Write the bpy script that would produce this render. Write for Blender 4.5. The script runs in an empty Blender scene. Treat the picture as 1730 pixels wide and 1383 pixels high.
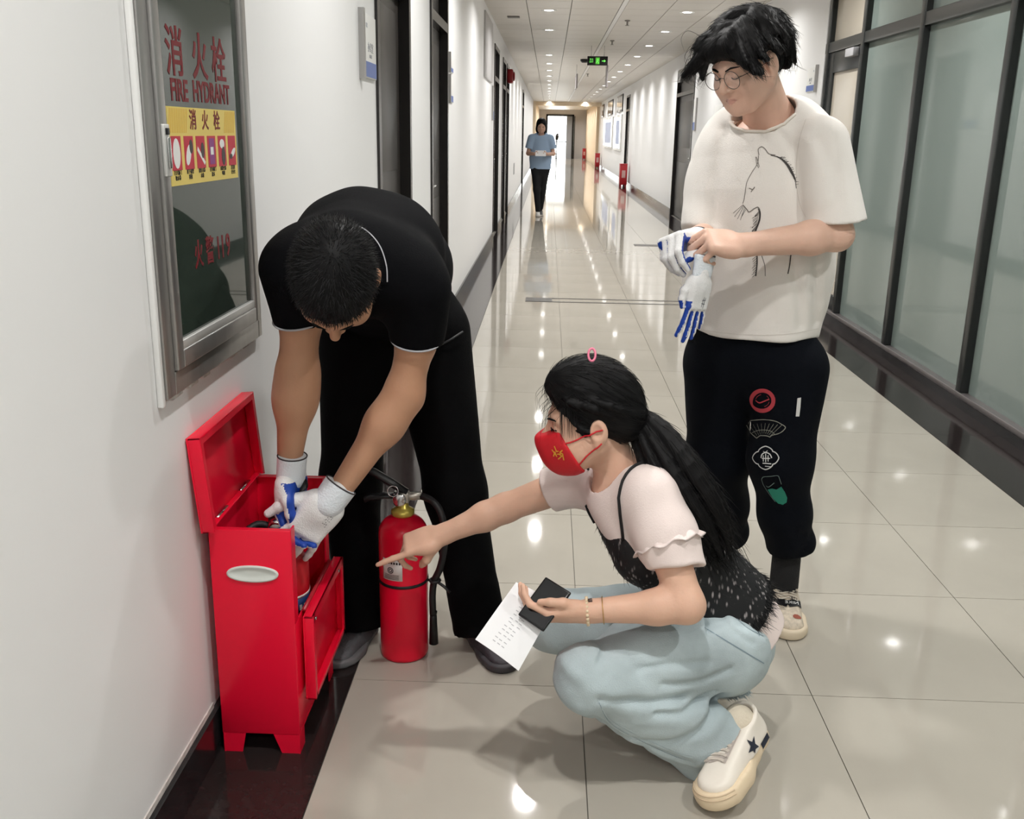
import bpy, bmesh, math, random
import numpy as np
from mathutils import Vector, Matrix
from mathutils.bvhtree import BVHTree

scene = bpy.context.scene
COL = scene.collection

# ------------------------------------------------------------------ camera
IMG_W, IMG_H, FOC = 1730.0, 1383.0, 1647.5
CAM_H, PITCH, YAW, ROLL = 1.39, 0.27601, -0.0321, 0.01828
_cy, _sy, _cp, _sp = math.cos(YAW), math.sin(YAW), math.cos(PITCH), math.sin(PITCH)
FW = Vector((_sy*_cp, _cy*_cp, -_sp))
_r0 = Vector((_cy, -_sy, 0)); _u0 = _r0.cross(FW)
RT = _r0*math.cos(ROLL) + _u0*math.sin(ROLL)
UP = -_r0*math.sin(ROLL) + _u0*math.cos(ROLL)
CAMP = Vector((0, 0, CAM_H))
cam = bpy.data.cameras.new('camera'); camo = bpy.data.objects.new('camera', cam); COL.objects.link(camo)
m = Matrix((RT, UP, -FW)).transposed().to_4x4(); m.translation = CAMP
camo.matrix_world = m
cam.sensor_fit = 'HORIZONTAL'; cam.sensor_width = 36.0; cam.lens = 36.0*FOC/IMG_W
cam.clip_start = 0.05; cam.clip_end = 300
scene.camera = camo

# ------------------------------------------------------------------ world, exposure
world = bpy.data.worlds.new('world'); scene.world = world; world.use_nodes = True
world.node_tree.nodes['Background'].inputs[0].default_value = (0.93, 0.97, 1.0, 1)
world.node_tree.nodes['Background'].inputs[1].default_value = 1.0
vs = scene.view_settings
vs.view_transform = 'Standard'; vs.look = 'None'; vs.gamma = 1.0; vs.use_curve_mapping = False
vs.exposure = 0.16
cy = scene.cycles
cy.max_bounces = 6; cy.diffuse_bounces = 4; cy.glossy_bounces = 3; cy.transmission_bounces = 4; cy.transparent_max_bounces = 4
cy.use_denoising = True; cy.use_adaptive_sampling = True; cy.adaptive_threshold = .05; cy.adaptive_min_samples = 12; cy.caustics_reflective = False; cy.caustics_refractive = False
LAMP_W = 17.0            # each recessed ceiling lamp
CEIL = 2.75
XL, XR = -0.74, 2.25     # wall faces of the corridor
LAMP_XY = [(x, 1.0 + 2.2*k) for k in range(-3, 27) for x in (-0.045, 1.53)]

def J(px, py, Y):
    """a point of the place that stands Y metres down the corridor"""
    d = FW*FOC + RT*(px-IMG_W/2) - UP*(py-IMG_H/2)
    return CAMP + d*(Y/d.y)
def V(*a): return Vector(a)

# ------------------------------------------------------------------ materials
MATS = {}
def mat(name, col, rough=.5, metal=0.0, spec=.5, noise=None, bump=None, emit=None, coat=0, sheen=0, sss=0, alpha=None, trans=0, ior=1.45):
    """procedural principled; noise=(scale, amount) varies the colour, bump=(scale, strength[,stretch])"""
    if name in MATS: return MATS[name]
    M = bpy.data.materials.new(name); M.use_nodes = True; MATS[name] = M
    nt = M.node_tree; b = nt.nodes['Principled BSDF']
    b.inputs['Base Color'].default_value = (*col, 1); b.inputs['Roughness'].default_value = rough
    b.inputs['Metallic'].default_value = metal; b.inputs['Specular IOR Level'].default_value = spec
    b.inputs['IOR'].default_value = ior
    if coat: b.inputs['Coat Weight'].default_value = coat; b.inputs['Coat Roughness'].default_value = .05
    if sheen: b.inputs['Sheen Weight'].default_value = sheen
    if trans: b.inputs['Transmission Weight'].default_value = trans
    if sss:
        b.inputs['Subsurface Weight'].default_value = sss
        b.inputs['Subsurface Radius'].default_value = (.012, .005, .003); b.inputs['Subsurface Scale'].default_value = 1
    if alpha is not None: b.inputs['Alpha'].default_value = alpha
    if emit: b.inputs['Emission Color'].default_value = (*emit[0], 1); b.inputs['Emission Strength'].default_value = emit[1]
    if noise or bump: tc = nt.nodes.new('ShaderNodeTexCoord')
    if noise:
        n = nt.nodes.new('ShaderNodeTexNoise'); n.inputs['Scale'].default_value = noise[0]; n.inputs['Detail'].default_value = 5
        if len(noise) > 2:
            mp = nt.nodes.new('ShaderNodeMapping'); mp.inputs['Scale'].default_value = noise[2]
            nt.links.new(tc.outputs['Object'], mp.inputs[0]); nt.links.new(mp.outputs[0], n.inputs['Vector'])
        else: nt.links.new(tc.outputs['Object'], n.inputs['Vector'])
        r = nt.nodes.new('ShaderNodeMapRange'); r.inputs[1].default_value = .3; r.inputs[2].default_value = .7
        r.inputs[3].default_value = 1-noise[1]; r.inputs[4].default_value = 1+noise[1]
        nt.links.new(n.outputs[0], r.inputs[0])
        mx = nt.nodes.new('ShaderNodeVectorMath'); mx.operation = 'SCALE'; mx.inputs[0].default_value = col
        nt.links.new(r.outputs[0], mx.inputs['Scale']); nt.links.new(mx.outputs[0], b.inputs['Base Color'])
    if bump:
        n2 = nt.nodes.new('ShaderNodeTexNoise'); n2.inputs['Scale'].default_value = bump[0]; n2.inputs['Detail'].default_value = 3
        if len(bump) > 2:
            mp = nt.nodes.new('ShaderNodeMapping'); mp.inputs['Scale'].default_value = bump[2]
            nt.links.new(tc.outputs['Object'], mp.inputs[0]); nt.links.new(mp.outputs[0], n2.inputs['Vector'])
        else: nt.links.new(tc.outputs['Object'], n2.inputs['Vector'])
        bp = nt.nodes.new('ShaderNodeBump'); bp.inputs['Strength'].default_value = bump[1]; bp.inputs['Distance'].default_value = .01
        nt.links.new(n2.outputs[0], bp.inputs['Height']); nt.links.new(bp.outputs[0], b.inputs['Normal'])
    return M

WALL = mat('white_wall_paint', (.80, .80, .80), .55, bump=(25, .04))
CEILM = mat('ceiling_panel_paint', (.66, .625, .575), .45)
TILE = mat('polished_floor_tile', (.43, .40, .345), .05, noise=(1.6, .07), spec=.6)
GROUT = mat('grout', (.16, .15, .13), .7)
GRANITE = mat('dark_granite', (.022, .0165, .016), .10, noise=(40, .18), spec=.45)
BASEB = mat('black_marble', (.018, .017, .018), .16, noise=(14, .5), spec=.5)
DOORM = mat('dark_brown_door', (.030, .026, .023), .35, noise=(3, .12, (6, 6, .4)))
CASING = mat('door_casing', (.022, .020, .019), .25)
ALU = mat('brushed_aluminium', (.42, .41, .40), .34, metal=.75, noise=(40, .06, (1, 1, .05)))
DALU = mat('dark_window_frame', (.035, .038, .038), .28, metal=.3, spec=.5)
GREENGL = mat('green_frosted_glass', (.24, .29, .27), .06, spec=.5)
CREAMGL = mat('cream_blind_glass', (.55, .50, .42), .06, spec=.5)
HYDGL = mat('dark_hydrant_glass', (.034, .048, .038), .03, spec=.33)
RED = mat('red_enamel', (.82, .006, .036), .28, spec=.4)
DRED = mat('dark_red_box', (.34, .012, .018), .35)
WHITEP = mat('white_plastic', (.80, .80, .78), .4)
PALEG = mat('pale_grip_plastic', (.66, .70, .66), .35)
BLACKP = mat('black_plastic', (.012, .012, .013), .35)
RUBBER = mat('black_rubber', (.012, .012, .013), .5)
STEEL = mat('bright_steel', (.62, .62, .62), .2, metal=1)
BRASS = mat('yellow_brass', (.62, .50, .10), .3, metal=.5)
BLUEP = mat('blue_print', (.10, .16, .42), .4)
GREYP = mat('grey_print', (.30, .31, .33), .5)
YELLOW = mat('yellow_sticker', (.74, .58, .15), .45)
AMBER = mat('amber_stripe', (.66, .40, .05), .45)
REDTXT = mat('red_lettering', (.17, .008, .014), .5)
REDPANEL = mat('red_picture_panel', (.52, .02, .05), .45)
BLACKTXT = mat('black_lettering', (.02, .02, .02), .5)
PAPER = mat('white_paper', (.85, .85, .86), .6)

# ------------------------------------------------------------------ object helpers
def tag(o, label=None, cat=None, group=None, kind=None):
    if label: o['label'] = label
    if cat: o['category'] = cat
    if group: o['group'] = group
    if kind: o['kind'] = kind
    return o
def link(name, me, parent=None):
    o = bpy.data.objects.new(name, me); COL.objects.link(o)
    if parent is not None:
        o.parent = parent
        o.matrix_parent_inverse = WM(parent).inverted()
    return o
_wm = {}
def WM(o):
    mb = o.matrix_basis.copy()
    if o.parent: return WM(o.parent) @ o.matrix_parent_inverse @ mb
    return mb
def empty(name, loc, label=None, cat=None, group=None, kind=None):
    o = bpy.data.objects.new(name, None); COL.objects.link(o); o.location = loc; o.empty_display_size = .05
    return tag(o, label, cat, group, kind)
class MB:
    """collects simple shapes into one mesh"""
    def __init__(s): s.v = []; s.f = []; s.smooth = []; s.mi = []; s.cur = 0
    def add(s, vs, fs, smooth=False):
        n = len(s.v); s.v += [tuple(v) for v in vs]; s.f += [tuple(i+n for i in f) for f in fs]
        s.smooth += [smooth]*len(fs); s.mi += [s.cur]*len(fs); return s
    def box(s, lo, hi, M=None):
        x0, y0, z0 = lo; x1, y1, z1 = hi
        vs = [Vector(p) for p in ((x0,y0,z0),(x1,y0,z0),(x1,y1,z0),(x0,y1,z0),(x0,y0,z1),(x1,y0,z1),(x1,y1,z1),(x0,y1,z1))]
        if M is not None: vs = [M @ v for v in vs]
        return s.add(vs, [(0,3,2,1),(4,5,6,7),(0,1,5,4),(1,2,6,5),(2,3,7,6),(3,0,4,7)])
    def bbox(s, lo, hi, b=.004, M=None):
        """box with chamfered edges"""
        bm = bmesh.new(); bmesh.ops.create_cube(bm, size=1)
        for v in bm.verts: v.co = Vector([(lo[i]+hi[i])/2 + v.co[i]*(hi[i]-lo[i]) for i in range(3)])
        bmesh.ops.bevel(bm, geom=bm.edges[:], offset=b, segments=2, profile=.5, affect='EDGES')
        bm.verts.index_update()
        vs = [(M @ v.co) if M is not None else v.co.copy() for v in bm.verts]
        fs = [tuple(v.index for v in f.verts) for f in bm.faces]; bm.free()
        return s.add(vs, fs, True)
    def tube(s, pts, rad, n=8, caps=True, smooth=True, flat=None):
        pts = [Vector(p) for p in pts]
        if not hasattr(rad, '__len__'): rad = [rad]*len(pts)
        t0 = (pts[1]-pts[0]).normalized()
        a = t0.orthogonal().normalized() if flat is None else (flat - t0*flat.dot(t0)).normalized()
        vs = []
        for i, p in enumerate(pts):
            t = (pts[min(i+1, len(pts)-1)] - pts[max(i-1, 0)]).normalized()
            a = (a - t*a.dot(t)); a = a.normalized() if a.length > 1e-6 else t.orthogonal().normalized()
            b = t.cross(a)
            for k in range(n):
                an = 2*math.pi*k/n
                r = rad[i]
                ra, rb = (r, r) if not hasattr(r, '__len__') else r
                vs.append(p + a*math.cos(an)*ra + b*math.sin(an)*rb)
        fs = []
        for i in range(len(pts)-1):
            for k in range(n):
                k2 = (k+1) % n
                fs.append((i*n+k, i*n+k2, (i+1)*n+k2, (i+1)*n+k))
        if caps:
            fs.append(tuple(range(n-1, -1, -1))); fs.append(tuple(range((len(pts)-1)*n, len(pts)*n)))
        return s.add(vs, fs, smooth)
    def lathe(s, prof, n=32, M=None, smooth=True):
        """prof: list of (r, z)"""
        vs = []; fs = []
        for r, z in prof:
            for k in range(n):
                an = 2*math.pi*k/n; v = Vector((r*math.cos(an), r*math.sin(an), z)); vs.append(M @ v if M is not None else v)
        for i in range(len(prof)-1):
            for k in range(n):
                k2 = (k+1) % n; fs.append((i*n+k, i*n+k2, (i+1)*n+k2, (i+1)*n+k))
        fs.append(tuple(range(n-1, -1, -1))); fs.append(tuple(range((len(prof)-1)*n, len(prof)*n)))
        return s.add(vs, fs, smooth)
    def ring(s, r, a, b, n=24, m=8, M=None):
        """torus-like ring, major r, section a x b"""
        vs = []; fs = []
        for i in range(n):
            an = 2*math.pi*i/n
            for k in range(m):
                bn = 2*math.pi*k/m; rr = r + a*math.cos(bn)
                v = Vector((rr*math.cos(an), rr*math.sin(an), b*math.sin(bn))); vs.append(M @ v if M is not None else v)
        for i in range(n):
            for k in range(m):
                i2 = (i+1) % n; k2 = (k+1) % m
                fs.append((i*m+k, i2*m+k, i2*m+k2, i*m+k2))
        return s.add(vs, fs, True)
    def prism(s, poly, M, depth):
        """flat polygon in local XY, extruded along local Z by depth"""
        n = len(poly)
        vs = [M @ Vector((x, y, 0)) for x, y in poly] + [M @ Vector((x, y, depth)) for x, y in poly]
        fs = [tuple(range(n-1, -1, -1)), tuple(range(n, 2*n))] + [(i, (i+1) % n, n+(i+1) % n, n+i) for i in range(n)]
        return s.add(vs, fs)
    def mesh(s, name, mats):
        me = bpy.data.meshes.new(name); me.from_pydata(s.v, [], s.f)
        for M in (mats if isinstance(mats, (list, tuple)) else [mats]): me.materials.append(M)
        me.polygons.foreach_set('use_smooth', s.smooth); me.polygons.foreach_set('material_index', s.mi)
        me.update(); return me
    def build(s, name, mats, parent=None): return link(name, s.mesh(name, mats), parent)
def box(name, lo, hi, M, parent=None): return MB().box(lo, hi).build(name, M, parent)
def bbox(name, lo, hi, M, parent=None, b=.004): return MB().bbox(lo, hi, b).build(name, M, parent)
def frame_m(o, ex, ey):
    ex = Vector(ex).normalized(); ez = ex.cross(Vector(ey)).normalized(); ey = ez.cross(ex)
    M = Matrix((ex, ey, ez)).transposed().to_4x4(); M.translation = Vector(o); return M
def text_mesh(txt, size, M, depth=.0006, sx=1.0, bold=0.0, align='CENTER'):
    """text as mesh data placed by M (local XY = text plane)"""
    cu = bpy.data.curves.new('t', 'FONT'); cu.body = txt; cu.size = size; cu.extrude = depth; cu.align_x = align; cu.align_y = 'CENTER'
    cu.offset = bold; cu.resolution_u = 3
    o = bpy.data.objects.new('t', cu); COL.objects.link(o)
    dg = bpy.context.evaluated_depsgraph_get(); dg.update()
    me = bpy.data.meshes.new_from_object(o.evaluated_get(dg))
    bpy.data.objects.remove(o); bpy.data.curves.remove(cu)
    for v in me.vertices: v.co = M @ Vector((v.co.x*sx, v.co.y, v.co.z))
    me.update(); return me
def text_obj(name, txt, size, M, material, parent, **k):
    me = text_mesh(txt, size, M, **k); me.name = name; me.materials.clear(); me.materials.append(material)
    return link(name, me, parent)
# ================================================================== THE CORRIDOR
Y0, Y1 = -4.0, 60.0
T = .5994; TX0 = -.479; TY0 = 2.2614 - 4*T      # tile grid (joint at 2.2614)
fl = tag(box('floor', (XL-.3, Y0, -.06), (XR+.35, Y1+8, -.006), GROUT), 'polished beige tiled corridor floor with dark stone borders', kind='structure')
g = .0012
tile_me = MB().box((g, g, -.006), (T-g, T-g, 0)).mesh('tile', TILE)
for j in range(-4, 36):
    for i in range(4):
        o = link('tile', tile_me, None); o.location = (TX0+i*T, TY0+j*T, 0); o.parent = fl
far = MB()
for j in range(36, 110):
    for i in range(4): far.box((TX0+i*T+g, TY0+j*T+g, -.006), (TX0+(i+1)*T-g, TY0+(j+1)*T-g, 0))
tag(far.build('far_tiles', TILE, fl), kind='stuff')
bl_me = MB().box((XL, .0008, -.006), (TX0-.0015, 4*T-.0008, .0004)).mesh('border_slab', GRANITE)
br_me = MB().box((TX0+4*T+.0015, .0008, -.006), (XR, 4*T-.0008, .0004)).mesh('border_slab', GRANITE)
for j in range(-2, 25):
    for me in (bl_me, br_me):
        o = link('border_slab', me); o.location = (0, 2.2614+j*4*T, 0); o.parent = fl
# expansion joint cover strips set in the floor
MET = mat('joint_metal', (.10, .095, .09), .35, metal=.6)
e = MB(); e.box((-.17, 8.32, 0), (.06, 8.52, .004)); e.build('joint_cover_plate', MET, fl)
for y in (8.32, 8.50):
    box('joint_strip', (.06, y, 0), (1.9, y+.025, .003), MET, fl)
box('joint_strip', (1.15, 12.9, 0), (1.8, 13.1, .003), MET, fl)

# ceiling panels, each its own piece
ce = tag(box('ceiling', (XL-.3, Y0, CEIL+.012), (XR+.35, Y1+8, CEIL+.1), mat('ceiling_gap', (.30, .29, .28), .8)), 'white ceiling of long cross panels with recessed lamps', kind='structure')
cols = [(XL, -.29), (-.285, .20), (.205, .74), (.80, 1.29), (1.295, 1.78), (1.785, XR)]
cw = {}
for ci, (a, b) in enumerate(cols):
    cw[ci] = MB().box((a+.002, .004, 0), (b-.002, .596, .012)).mesh('ceiling_panel', CEILM)
for k in range(-7, 43):
    for ci in range(6):
        o = link('ceiling_panel', cw[ci]); o.location = (0, 1.0+k*.6, CEIL); o.parent = ce
fc = MB()
for k in range(43, 110):
    for a, b in cols: fc.box((a+.002, 1.0+k*.6+.004, CEIL), (b-.002, 1.0+k*.6+.596, CEIL+.012))
tag(fc.build('far_ceiling_panels', CEILM, ce), kind='stuff')
box('ceiling_batten', (.745, Y0, CEIL-.004), (.795, Y1, CEIL+.01), mat('batten', (.78, .77, .75), .4), ce)

# left wall: solid runs between door openings
LD = [(4.32, 5.34), (6.27, 7.29), (13.35, 14.55), (15.7, 16.7), (17.1, 18.1), (27.0, 28.4)]
w = MB(); y = Y0
HYD = (1.83, 2.47, .88, 1.98)
def wall_runs(doors, x0, x1, ys, ye, top=2.5):
    w = MB(); y = ys
    for a, b in doors:
        w.box((x0, y, 0), (x1, a, CEIL+.02)); w.box((x0, a, top), (x1, b, CEIL+.02)); y = b
    w.box((x0, y, 0), (x1, ye, CEIL+.02)); return w
tag(wall_runs(LD, XL-.22, XL, Y0, Y1).build('wall_left', WALL), 'white painted left corridor wall with dark doors', kind='structure')
b = MB(); y = Y0
for a, c in LD + [(Y1, Y1)]:
    b.box((XL, y, 0), (XL+.014, a-.02, .105)); y = c+.02
tag(b.build('baseboard_left', BASEB), 'black marble baseboard along the left wall', kind='structure')
gapm = mat('old_plaster', (.62, .58, .55), .8, noise=(30, .2), bump=(60, .5))
box('plaster_edge', (XL, Y0, .105), (XL+.003, 1.95, .118), gapm, bpy.data.objects['baseboard_left'])

# right side: glazed partition, then wall
RD = [(16.1, 18.3), (28.9, 30.2)]
tag(wall_runs(RD, XR, XR+.2, 8.62, Y1).build('wall_right', WALL), 'white painted right corridor wall beyond the glazed partition', kind='structure')
b = MB(); y = 8.64
for a, c in RD + [(Y1, Y1)]:
    b.box((XR-.014, y, 0), (XR, a-.02, .11)); y = c+.02
tag(b.build('baseboard_right', BASEB), 'black marble baseboard along the right wall', kind='structure')
tag(box('wall_back', (XL-.3, Y0-.1, 0), (XR+.35, Y0, CEIL+.02), WALL), 'white wall behind the viewer closing the corridor', kind='structure')

def door(n, x, side, ya, yb, label, handle_near=True):
    """x: wall face; side +1 = faces +X"""
    d = tag(box('door_%d' % n, (x-side*.085, ya+.05, .01) if side > 0 else (x+.045, ya+.05, .01), (x-side*.045, yb-.05, 2.05) if side > 0 else (x+.085, yb-.05, 2.05), DOORM), label, kind='structure')
    c = MB()
    lo, hi = sorted((x-side*.12, x+side*.012))
    for a, bb in ((ya, ya+.06), (yb-.06, yb)): c.box((lo, a, 0), (hi, bb, 2.5))
    c.box((lo, ya+.06, 2.44), (hi, yb-.06, 2.5)); c.box((lo, ya+.06, 2.05), (hi, yb-.06, 2.11))
    c.build('door_casing', CASING, d)
    lo, hi = sorted((x-side*.08, x-side*.05))
    box('transom_panel', (lo, ya+.06, 2.11), (hi, yb-.06, 2.44), DOORM, d)
    hy = ya+.13 if handle_near else yb-.13
    h = MB(); xx = x-side*.045
    h.tube([(xx, hy, 1.05), (xx+side*.04, hy, 1.05), (xx+side*.045, hy+.02, 1.05), (xx+side*.045, hy+.11, 1.05)], .009, 8)
    h.box((min(xx, xx+side*.008), hy-.02, .97), (max(xx, xx+side*.008), hy+.02, 1.13))
    h.build('door_handle', STEEL, d)
    # two raised panels on the leaf
    for z0, z1 in ((.12, .95), (1.2, 1.95)):
        lo, hi = sorted((xx, xx+side*.006)); bbox('door_panel', (lo, ya+.18, z0), (hi, yb-.18, z1), DOORM, d, .002)
    return d
for n, (a, c) in enumerate(LD):
    door(n+1, XL, 1, a, c, ['dark brown door nearest on the left wall, beyond the hydrant cabinet', 'dark brown door second along the left wall', 'dark door on the left wall beyond the grey panel', 'dark door on the left wall, fourth along', 'dark door on the left wall below the red alarm', 'dark door on the left wall behind the walking woman'][n])
for n, (a, c) in enumerate(RD):
    door(n+7, XR, -1, a, c, ['dark red brown door on the right wall behind the standing man', 'dark door on the right wall beside the nearer red box'][n])

# glazed partition on the right
gp = empty('glass_partition', (XR+.03, 5, 0), 'dark framed glazed office partition with green frosted panes on the right', 'partition')
MU = [8.55, 7.62, 6.44, 5.20, 3.98, 2.76, 1.54, .32, -.9, -2.12, -3.34, -4.0]
box('plinth', (XR, Y0, 0), (XR+.12, 8.62, .055), BASEB, gp)
bbox('sill_rail', (XR-.005, Y0, .055), (XR+.10, 8.62, .085), mat('sill_metal', (.20, .18, .18), .3, metal=.4), gp, .003)
bbox('transom_rail', (XR, Y0, 2.06), (XR+.09, 8.62, 2.14), DALU, gp, .004)
bbox('head_rail', (XR, Y0, CEIL-.06), (XR+.09, 8.62, CEIL), DALU, gp, .004)
for y in MU:
    bbox('mullion', (XR-.004, y-.035, .085), (XR+.09, y+.035, CEIL-.02), DALU, gp, .006)
for k in range(len(MU)-1):
    a, bb = MU[k+1]+.035, MU[k]-.035
    M_ = CREAMGL if k == 0 else GREENGL
    if k: box('pane', (XR+.04, a, .085), (XR+.05, bb, 2.06), M_, gp)
    if k:
        box('upper_pane', (XR+.04, a, 2.14), (XR+.05, bb, CEIL-.05), M_, gp)
    else:
        box('upper_pane', (XR+.04, a, 2.14), (XR+.05, bb, CEIL-.05), CREAMGL, gp)
# glazed door in the first bay
gd = MB(); a, bb = MU[1]+.035, MU[0]-.035
for y_ in ((a, a+.05), (bb-.13, bb)): gd.bbox((XR+.012, y_[0], .085), (XR+.06, y_[1], 2.06), .004)
gd.bbox((XR+.012, a+.05, .085), (XR+.06, bb-.13, .2), .004); gd.bbox((XR+.012, a+.05, 1.90), (XR+.06, bb-.13, 2.06), .004)
gdo = gd.build('glazed_door', DALU, gp)
box('door_pane', (XR+.03, a+.05, .2), (XR+.04, bb-.13, 1.90), CREAMGL, gdo)
bbox('door_closer', (XR-.035, a+.06, 1.985), (XR+.012, a+.26, 2.045), mat('closer_grey', (.45, .45, .47), .4), gdo)
gh = MB(); gh.tube([(XR-.03, bb-.06, .95), (XR-.03, bb-.06, 1.25)], .012, 10)
for z in (.99, 1.21): gh.tube([(XR+.015, bb-.06, z), (XR-.03, bb-.06, z)], .008, 8)
gh.build('pull_handle', STEEL, gdo)

# end of the corridor
WARM = mat('warm_lit_cream_wall', (.80, .66, .48), .6)  # warm light of the far section is put into this cream colour
tag(MB().box((XL, 44.5, 0), (XL+.10, Y1, CEIL)).box((XR-.12, 46.5, 0), (XR, Y1, CEIL)).build('trim_1', WARM), 'pilasters lining the far end of the corridor, tinted cream for its warm light', kind='structure')
tag(box('trim_2', (XL, 45.0, CEIL-.16), (XR, 45.5, CEIL), WARM), 'beam across the far ceiling, tinted cream for the warm light there', kind='structure')
ew = MB()
ew.box((XL-.3, Y1, 0), (-.15, Y1+.2, CEIL+.02)); ew.box((1.35, Y1, 0), (XR+.3, Y1+.2, CEIL+.02)); ew.box((-.15, Y1, 2.45), (1.35, Y1+.2, CEIL+.02))
tag(ew.build('wall_end', mat('end_wall_paint', (.72, .70, .70), .6)), 'pale end wall around the bright doorway', kind='structure')
ed = tag(MB().box((-.22, Y1-.05, 0), (-.12, Y1+.25, 2.5)).box((1.32, Y1-.05, 0), (1.42, Y1+.25, 2.5)).box((-.22, Y1-.05, 2.40), (1.42, Y1+.25, 2.5)).build('door_9', CASING), 'dark frame of the bright doorway at the end of the corridor', kind='structure')
box('open_leaf', (1.42, Y1-.75, .01), (1.47, Y1-.02, 2.4), DOORM, ed)
box('open_leaf_glass', (1.40, Y1-.55, .5), (1.42, Y1-.25, 2.1), GREENGL, ed)
box('side_panel', (1.0, Y1+.1, 0), (1.32, Y1+.15, 2.4), mat('grey_panel', (.42, .44, .48), .5), ed)
box('glass_rail', (-.12, Y1+.1, .92), (1.0, Y1+.13, .97), CASING, ed)
box('daylight_window', (-.14, Y1+2.2, .0), (1.0, Y1+2.25, 2.4), mat('daylight', (1, 1, 1), .5, emit=((.95, 1, .98), 9.0)), ed)
box('sill_porch', (XL, Y1+.2, -.01), (XR, Y1+2.4, .001), TILE, ed)
# ================================================================== CEILING LAMPS
LENS = mat('lamp_lens', (1, 1, 1), .4, emit=((1, .98, .95), 16.0))
trim_me = MB().lathe([(.052, .0), (.086, -.006), (.090, -.001), (.090, .004), (.052, .004)], 24).mesh('trim_ring', WHITEP)
lens_me = MB().lathe([(.0515, -.001), (.0515, .003)], 24).mesh('lens', LENS)
ld = bpy.data.lights.new('downlight', 'AREA'); ld.shape = 'DISK'; ld.size = .10; ld.energy = LAMP_W; ld.color = (1, .985, .96); ld.spread = math.radians(150)
for x, y in LAMP_XY:
    if abs(y-16.4) < .3 and x < .5: continue
    row = 'left' if x < .5 else 'right'
    k_ = round((y-1.0)/2.2)-5; ORD = ['nearest visible', 'second', 'third', 'fourth', 'fifth', 'sixth', 'seventh', 'eighth']
    if k_ < 0: lab_ = 'round recessed white downlight of the %s ceiling row, nearer than the picture shows' % row
    elif k_ < 8: lab_ = 'round recessed white ceiling downlight, %s place in the %s row' % (ORD[k_], row)
    else: lab_ = 'tiny far white ceiling downlight towards the end of the %s row' % row
    L = empty('ceiling_downlight', (x, y, CEIL), lab_, 'downlight', 'downlights in the %s ceiling row' % row)
    for nm, me, dz in (('trim_ring', trim_me, 0), ('lens', lens_me, -.001)):
        o = link(nm, me); o.parent = L; o.location = (0, 0, dz)
    lo = bpy.data.objects.new('bulb', ld); COL.objects.link(lo); lo.parent = L; lo.location = (0, 0, -.008)
# ================================================================== HYDRANT CABINET ON THE LEFT WALL
hc = empty('hydrant_cabinet', (XL, 2.15, .86), 'grey metal framed fire hydrant cabinet with dark glass on the left wall', 'hydrant cabinet')
ya, yb, za, zb = 1.797, 2.44, .880, 2.02
f_ = MB()
for lo, hi in (((XL, ya, za), (XL+.016, ya+.045, zb)), ((XL, yb-.03, za), (XL+.016, yb, zb)), ((XL, ya+.045, za), (XL+.016, yb-.03, za+.045)), ((XL, ya+.045, zb-.045), (XL+.016, yb-.03, zb))):
    f_.bbox(lo, hi, .002)
f_.build('outer_frame', ALU, hc)
d_ = MB(); a1, b1, c1, e1 = ya+.047, yb-.032, za+.047, zb-.047
for lo, hi in (((XL+.004, a1, c1), (XL+.024, a1+.034, e1)), ((XL+.004, b1-.034, c1), (XL+.024, b1, e1)), ((XL+.004, a1+.034, c1), (XL+.024, b1-.034, c1+.036)), ((XL+.004, a1+.034, e1-.036), (XL+.024, b1-.034, e1))):
    d_.bbox(lo, hi, .003)
dr = d_.build('glazed_door', ALU, hc)
bbox('glass_bead', (XL+.006, a1+.034, c1+.036), (XL+.021, b1-.034, c1+.054), mat('pale_bead', (.62, .62, .60), .35, metal=.4), dr, .002)
box('dark_glass', (XL+.004, a1+.03, c1+.03), (XL+.012, b1-.03, e1-.03), HYDGL, dr)
# lock with a small handle
lk = MB(); lk.bbox((XL+.022, a1+.002, 1.30), (XL+.029, a1+.030, 1.395), .002); lko = lk.build('lock_plate', mat('pale_lock', (.70, .70, .68), .3, metal=.3), dr)
MB().bbox((XL+.029, a1+.010, 1.315), (XL+.034, a1+.022, 1.372), .002).build('lock_slot', STEEL, lko)
MB().bbox((XL+.029, a1+.008, 1.376), (XL+.032, a1+.024, 1.388), .001).build('lock_button', BLACKP, lko)
wc = MB(); wc.bbox((XL, ya-.017, za-.012), (XL+.012, ya-.001, zb), .003)
wc.build('white_edge_strip', mat('white_edge', (.86, .86, .85), .5), hc)
# rough caulk under the frame
rng = random.Random(4)
ck = MB()
y = ya
while y < yb:
    wd = rng.uniform(.02, .05); ck.bbox((XL, y, za-rng.uniform(.004, .012)), (XL+rng.uniform(.005, .012), min(y+wd, yb), za+.002), .002); y += wd*.9
ck.build('caulk', mat('caulk', (.55, .53, .50), .8, noise=(50, .2)), hc)
GX = XL+.0122
def GM(y, z): return frame_m((GX, y, z), (0, 1, 0), (0, 0, 1))     # text plane on the glass; text runs along +Y
for ch, yy in zip('消火栓', (1.973, 2.114, 2.235)):
    text_obj('character', ch, .098, GM(yy, 1.524), REDTXT, dr, sx=.98, bold=.0012)
SERIF_W = .0045
text_obj('lettering', 'FIRE', .058, GM(1.985, 1.457), REDTXT, dr, sx=.90, bold=.0012)
text_obj('lettering', 'HYDRANT', .058, GM(2.178, 1.459), REDTXT, dr, sx=.86, bold=.0012)
for ch, yy in zip('火警119', (2.03, 2.10, 2.155, 2.185, 2.222)): text_obj('character', ch, .062 if ch in '火警' else .070, GM(yy, 1.131), REDTXT, dr, sx=.85, bold=.001)
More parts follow.
